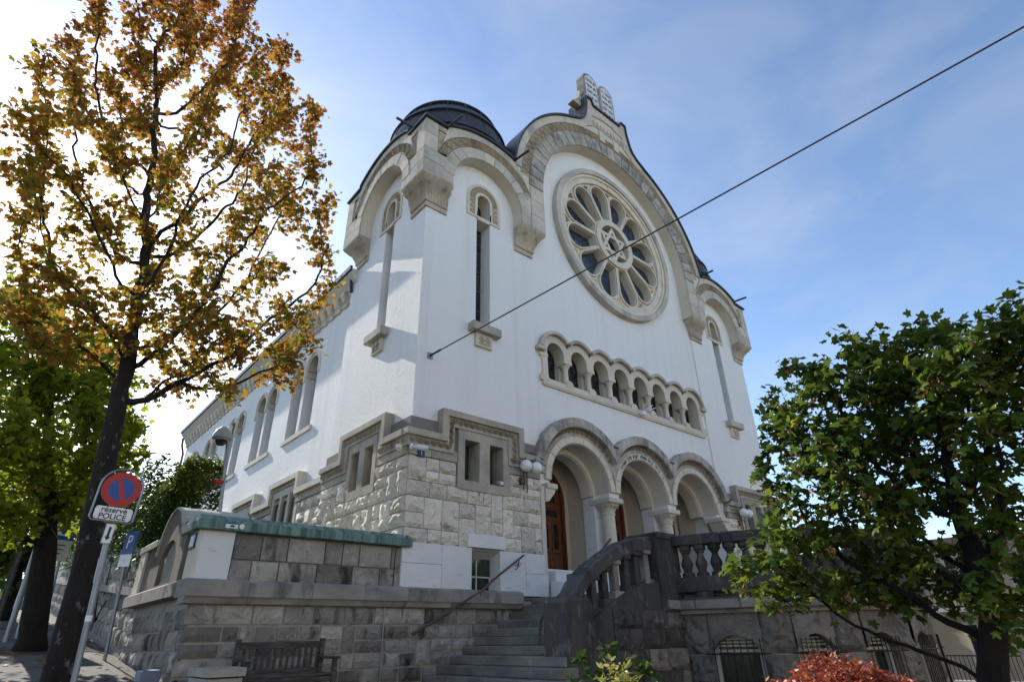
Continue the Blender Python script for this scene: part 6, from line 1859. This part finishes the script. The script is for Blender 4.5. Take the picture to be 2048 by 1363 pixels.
def rhodo_fn(rng, n):
    tips = np.array([(5.15, 4.9, 1.37), (5.35, 4.65, 1.47), (5.5, 4.55, 1.37), (5.62, 4.4, 1.29), (5.25, 4.8, 1.22), (5.45, 4.6, 1.19), (5.7, 4.35, 1.17), (5.1, 4.95, 1.17), (5.55, 4.5, 1.07), (5.3, 4.7, 1.02)])
    idx = rng.integers(0, len(tips), n)
    a = rng.uniform(0, 2 * PI, n)
    return tips[idx] + np.c_[np.cos(a) * .02, np.sin(a) * .02, rng.normal(size=n) * .03], np.c_[np.cos(a), np.sin(a), rng.uniform(-.1, .6, n)] * 2.5
shrub('rhododendron', 'sparse dark green rhododendron with long leaves behind the yellow shrub', rhodo_fn, 170, .105, MT['leafhedge'], 63, lambda r, p: np.clip(.22 + r.normal(size=len(p)) * .25, 0, 1), stems=((5.4, 4.65, .1), 16), up=.2)
def hedge_fn(rng, n):
    y = 15.4 + 11.6 * rng.random(n) ** 1.7
    top = 5.25 + .06 * (y - 16) + .18 * np.sin(2.1 * y) + .12 * np.sin(5.3 * y + 1)
    u = rng.random(n)
    front = rng.random(n) < .6
    x = np.where(front, 2.92 + rng.normal(size=n) * .14, rng.uniform(2.95, 3.85, n))
    z = np.where(front, 3.2 + (top - 3.2) * rng.random(n), top + rng.normal(size=n) * .13)
    near = rng.random(n) < .12
    y = np.where(near, 15.4 + rng.normal(size=n) * .12, y); x = np.where(near, rng.uniform(2.9, 3.85, n), x); z = np.where(near, 3.3 + 2.0 * rng.random(n), z)
    return np.c_[x, y, z], np.tile(np.array([-.6, -.3, .2]), (n, 1))
hg_ = shrub('hedge', 'tall dense green hedge above the street wall left of the nave', hedge_fn, 22000, .10, MT['leafhedge'], 64, lambda r, p: np.clip(.40 + .38 * (p[:, 2] - 4.4) + r.normal(size=len(p)) * .2, 0, 1), cat='hedge', stems=((4, 18, 3.2), 20))  # tint rises with height: the sunlit top is painted into the leaf colour
put('dark_core', MB().box(3.3, 3.7, 16.2, 27, 3.2, 4.3), MT['bark'], hg_)  # solid dark box put in for the shaded inside of the hedge
def ivy_fn(rng, n):
    y = rng.uniform(15.5, 34, n)
    z0_ = .2 + .085 * y
    return np.c_[2.5 + rng.normal(size=n) * .05, y, z0_ + 1.6 + rng.random(n) ** .6 * 2.6], np.tile(np.array([-.8, 0, -.3]), (n, 1))
shrub('ivy', 'dark ivy hanging over the upper street wall', ivy_fn, 7000, .10, MT['leafhedge'], 65, lambda r, p: np.clip(.25 + r.normal(size=len(p)) * .2, 0, 1), cat='ivy', stems=((2.6, 20, 2.2), 14))
# fallen leaves on the pavement
rng = np.random.default_rng(71)
n = 420
xy = np.c_[rng.uniform(.5, 2.4, n), rng.uniform(5, 24, n)]
pos = np.array([(x, y, hg(x, y) + .012) for x, y in xy])
V, F, k = leaves(rng, pos, .09, 'mapleS', up=6, droop=0)
V[:, 2] = np.maximum(V[:, 2], np.repeat(pos[:, 2], k) - .004)
fl = mass('fallen_leaves', V, F, MT['leafautumn'], None, np.repeat(np.clip(.6 + rng.normal(size=n) * .2, 0, 1), k))
fl['kind'] = 'stuff'
tag(fl, 'brown fallen maple leaves scattered on the pavement', 'leaves')

# ------------------------------------------------------------------ houses behind
def house(name, label, x0, x1, y0, y1, zb, zt, floors, wm, nwx, nwy, roof='flat', balc=False):
    h = thing(name, label, 'house', ((x0 + x1) / 2, (y0 + y1) / 2, zb))
    put('wall', MB().box(x0, x1, y0, y1, zb, zt), wm, h)
    fh = (zt - zb) / floors
    def win(px, py, z, ax):
        w, hh = .42, fh * .26
        if ax == 'x':
            f = put('window', slab('window', [rect(py - w - .12, py + w + .12, z - hh - .12, z + hh + .12), rect(py - w, py + w, z - hh, z + hh)], 'S', px - .08, px + .05), MT['facadepale'], h)
            put('pane', MB().box(px - .02, px - .004, py - w, py + w, z - hh, z + hh), MT['glass'], f)
            put('glazing_bar', MB().box(px - .05, px - .022, py - .03, py + .03, z - hh, z + hh).box(px - .05, px - .022, py - w, py + w, z + hh * .3, z + hh * .3 + .05), MT['facadefar'], f)
            put('sill', MB().box(px - .16, px, py - w - .18, py + w + .18, z - hh - .22, z - hh - .12), MT['facadepale'], f)
        else:
            f = put('window', slab('window', [rect(px - w - .12, px + w + .12, z - hh - .12, z + hh + .12), rect(px - w, px + w, z - hh, z + hh)], 'F', py - .08, py + .05), MT['facadepale'], h)
            put('pane', MB().box(px - w, px + w, py - .02, py - .004, z - hh, z + hh), MT['glass'], f)
            put('glazing_bar', MB().box(px - .03, px + .03, py - .05, py - .022, z - hh, z + hh), MT['facadefar'], f)
            put('sill', MB().box(px - w - .18, px + w + .18, py - .16, py, z - hh - .22, z - hh - .12), MT['facadepale'], f)
    for fl_ in range(floors):
        z = zb + fh * (fl_ + .55)
        for i in range(nwy):
            win(x0, y0 + (y1 - y0) * (i + .5) / nwy, z, 'x')
        for i in range(nwx):
            win(x0 + (x1 - x0) * (i + .5) / nwx, y0, z, 'y')
        put('string_course', MB().box(x0 - .1, x1 + .1, y0 - .1, y1 + .1, zb + fh * (fl_ + 1) - .15, zb + fh * (fl_ + 1)), MT['facadepale'], h)
        if balc and fl_:
            for i in range(0, nwy, 2):
                yc = y0 + (y1 - y0) * (i + .5) / nwy
                zz = zb + fh * fl_
                b = put('balcony', MB().box(x0 - 1.0, x0, yc - 1.3, yc + 1.3, zz, zz + .15), MT['facadepale'], h)
                mbb = MB().box(x0 - 1.0, x0 - .95, yc - 1.3, yc + 1.3, zz + 1.05, zz + 1.1)
                for q in range(18):
                    yq = yc - 1.28 + 2.56 * q / 17
                    mbb.box(x0 - .99, x0 - .965, yq - .012, yq + .012, zz + .15, zz + 1.05)
                put('balcony_railing', mbb, MT['iron'], b)
    if roof == 'gable':
        put('roof', MB().prism([(y0 - .5, zt), (y1 + .5, zt), ((y0 + y1) / 2, zt + 2.6)], lambda u, v, hh: (hh, u, v), x0 - .5, x1 + .5), MT['tile'], h)
        put('chimney', MB().box(x0 + 1.5, x0 + 2.2, (y0 + y1) / 2 + .3, (y0 + y1) / 2 + 1, zt + 1.5, zt + 3.5), MT['facadefar'], h)
    else:
        put('roof', MB().box(x0 - .5, x1 + .5, y0 - .5, y1 + .5, zt, zt + .3), MT['tile'], h)
    return h
house('apartment_house', 'ochre apartment house with railed balconies glimpsed behind the garden maple', 33.5, 47, 2, 16, -6, 5.0, 4, MT['facadefar'], 3, 6, balc=True)
house('house', 'pale house lower down beyond the garden maple trunk', 30, 40, -14, -1, -6, 5, 4, MT['facadefar'], 3, 5)
house('roofed_house', 'house with brown tiled roof showing between hedge and maple trunk', 3.0, 14, 44, 54, 3, 8.6, 2, MT['facadepale'], 4, 3, roof='gable')
house('apartment_house', 'unseen pale apartment house behind the viewpoint, added to bounce light onto the synagogue', -24, 2, -34, -22, -3, 15, 6, MT['facadepale'], 0, 0)  # out of view; added so its sunlit wall throws warm light on the facade
house('bounce_terrace', 'unseen ochre apartment terrace behind the viewpoint, added to bounce light onto the synagogue', 3.5, 40, -36, -24, -5, 14, 6, MT['facadefar'], 0, 0)  # second unseen block, added as a warm bounce for the shaded front
house('gabled_house', 'pale house closing the view up the street behind the signs', -7, 1.2, 62, 72, 4, 13, 3, MT['facadepale'], 4, 3, roof='gable')
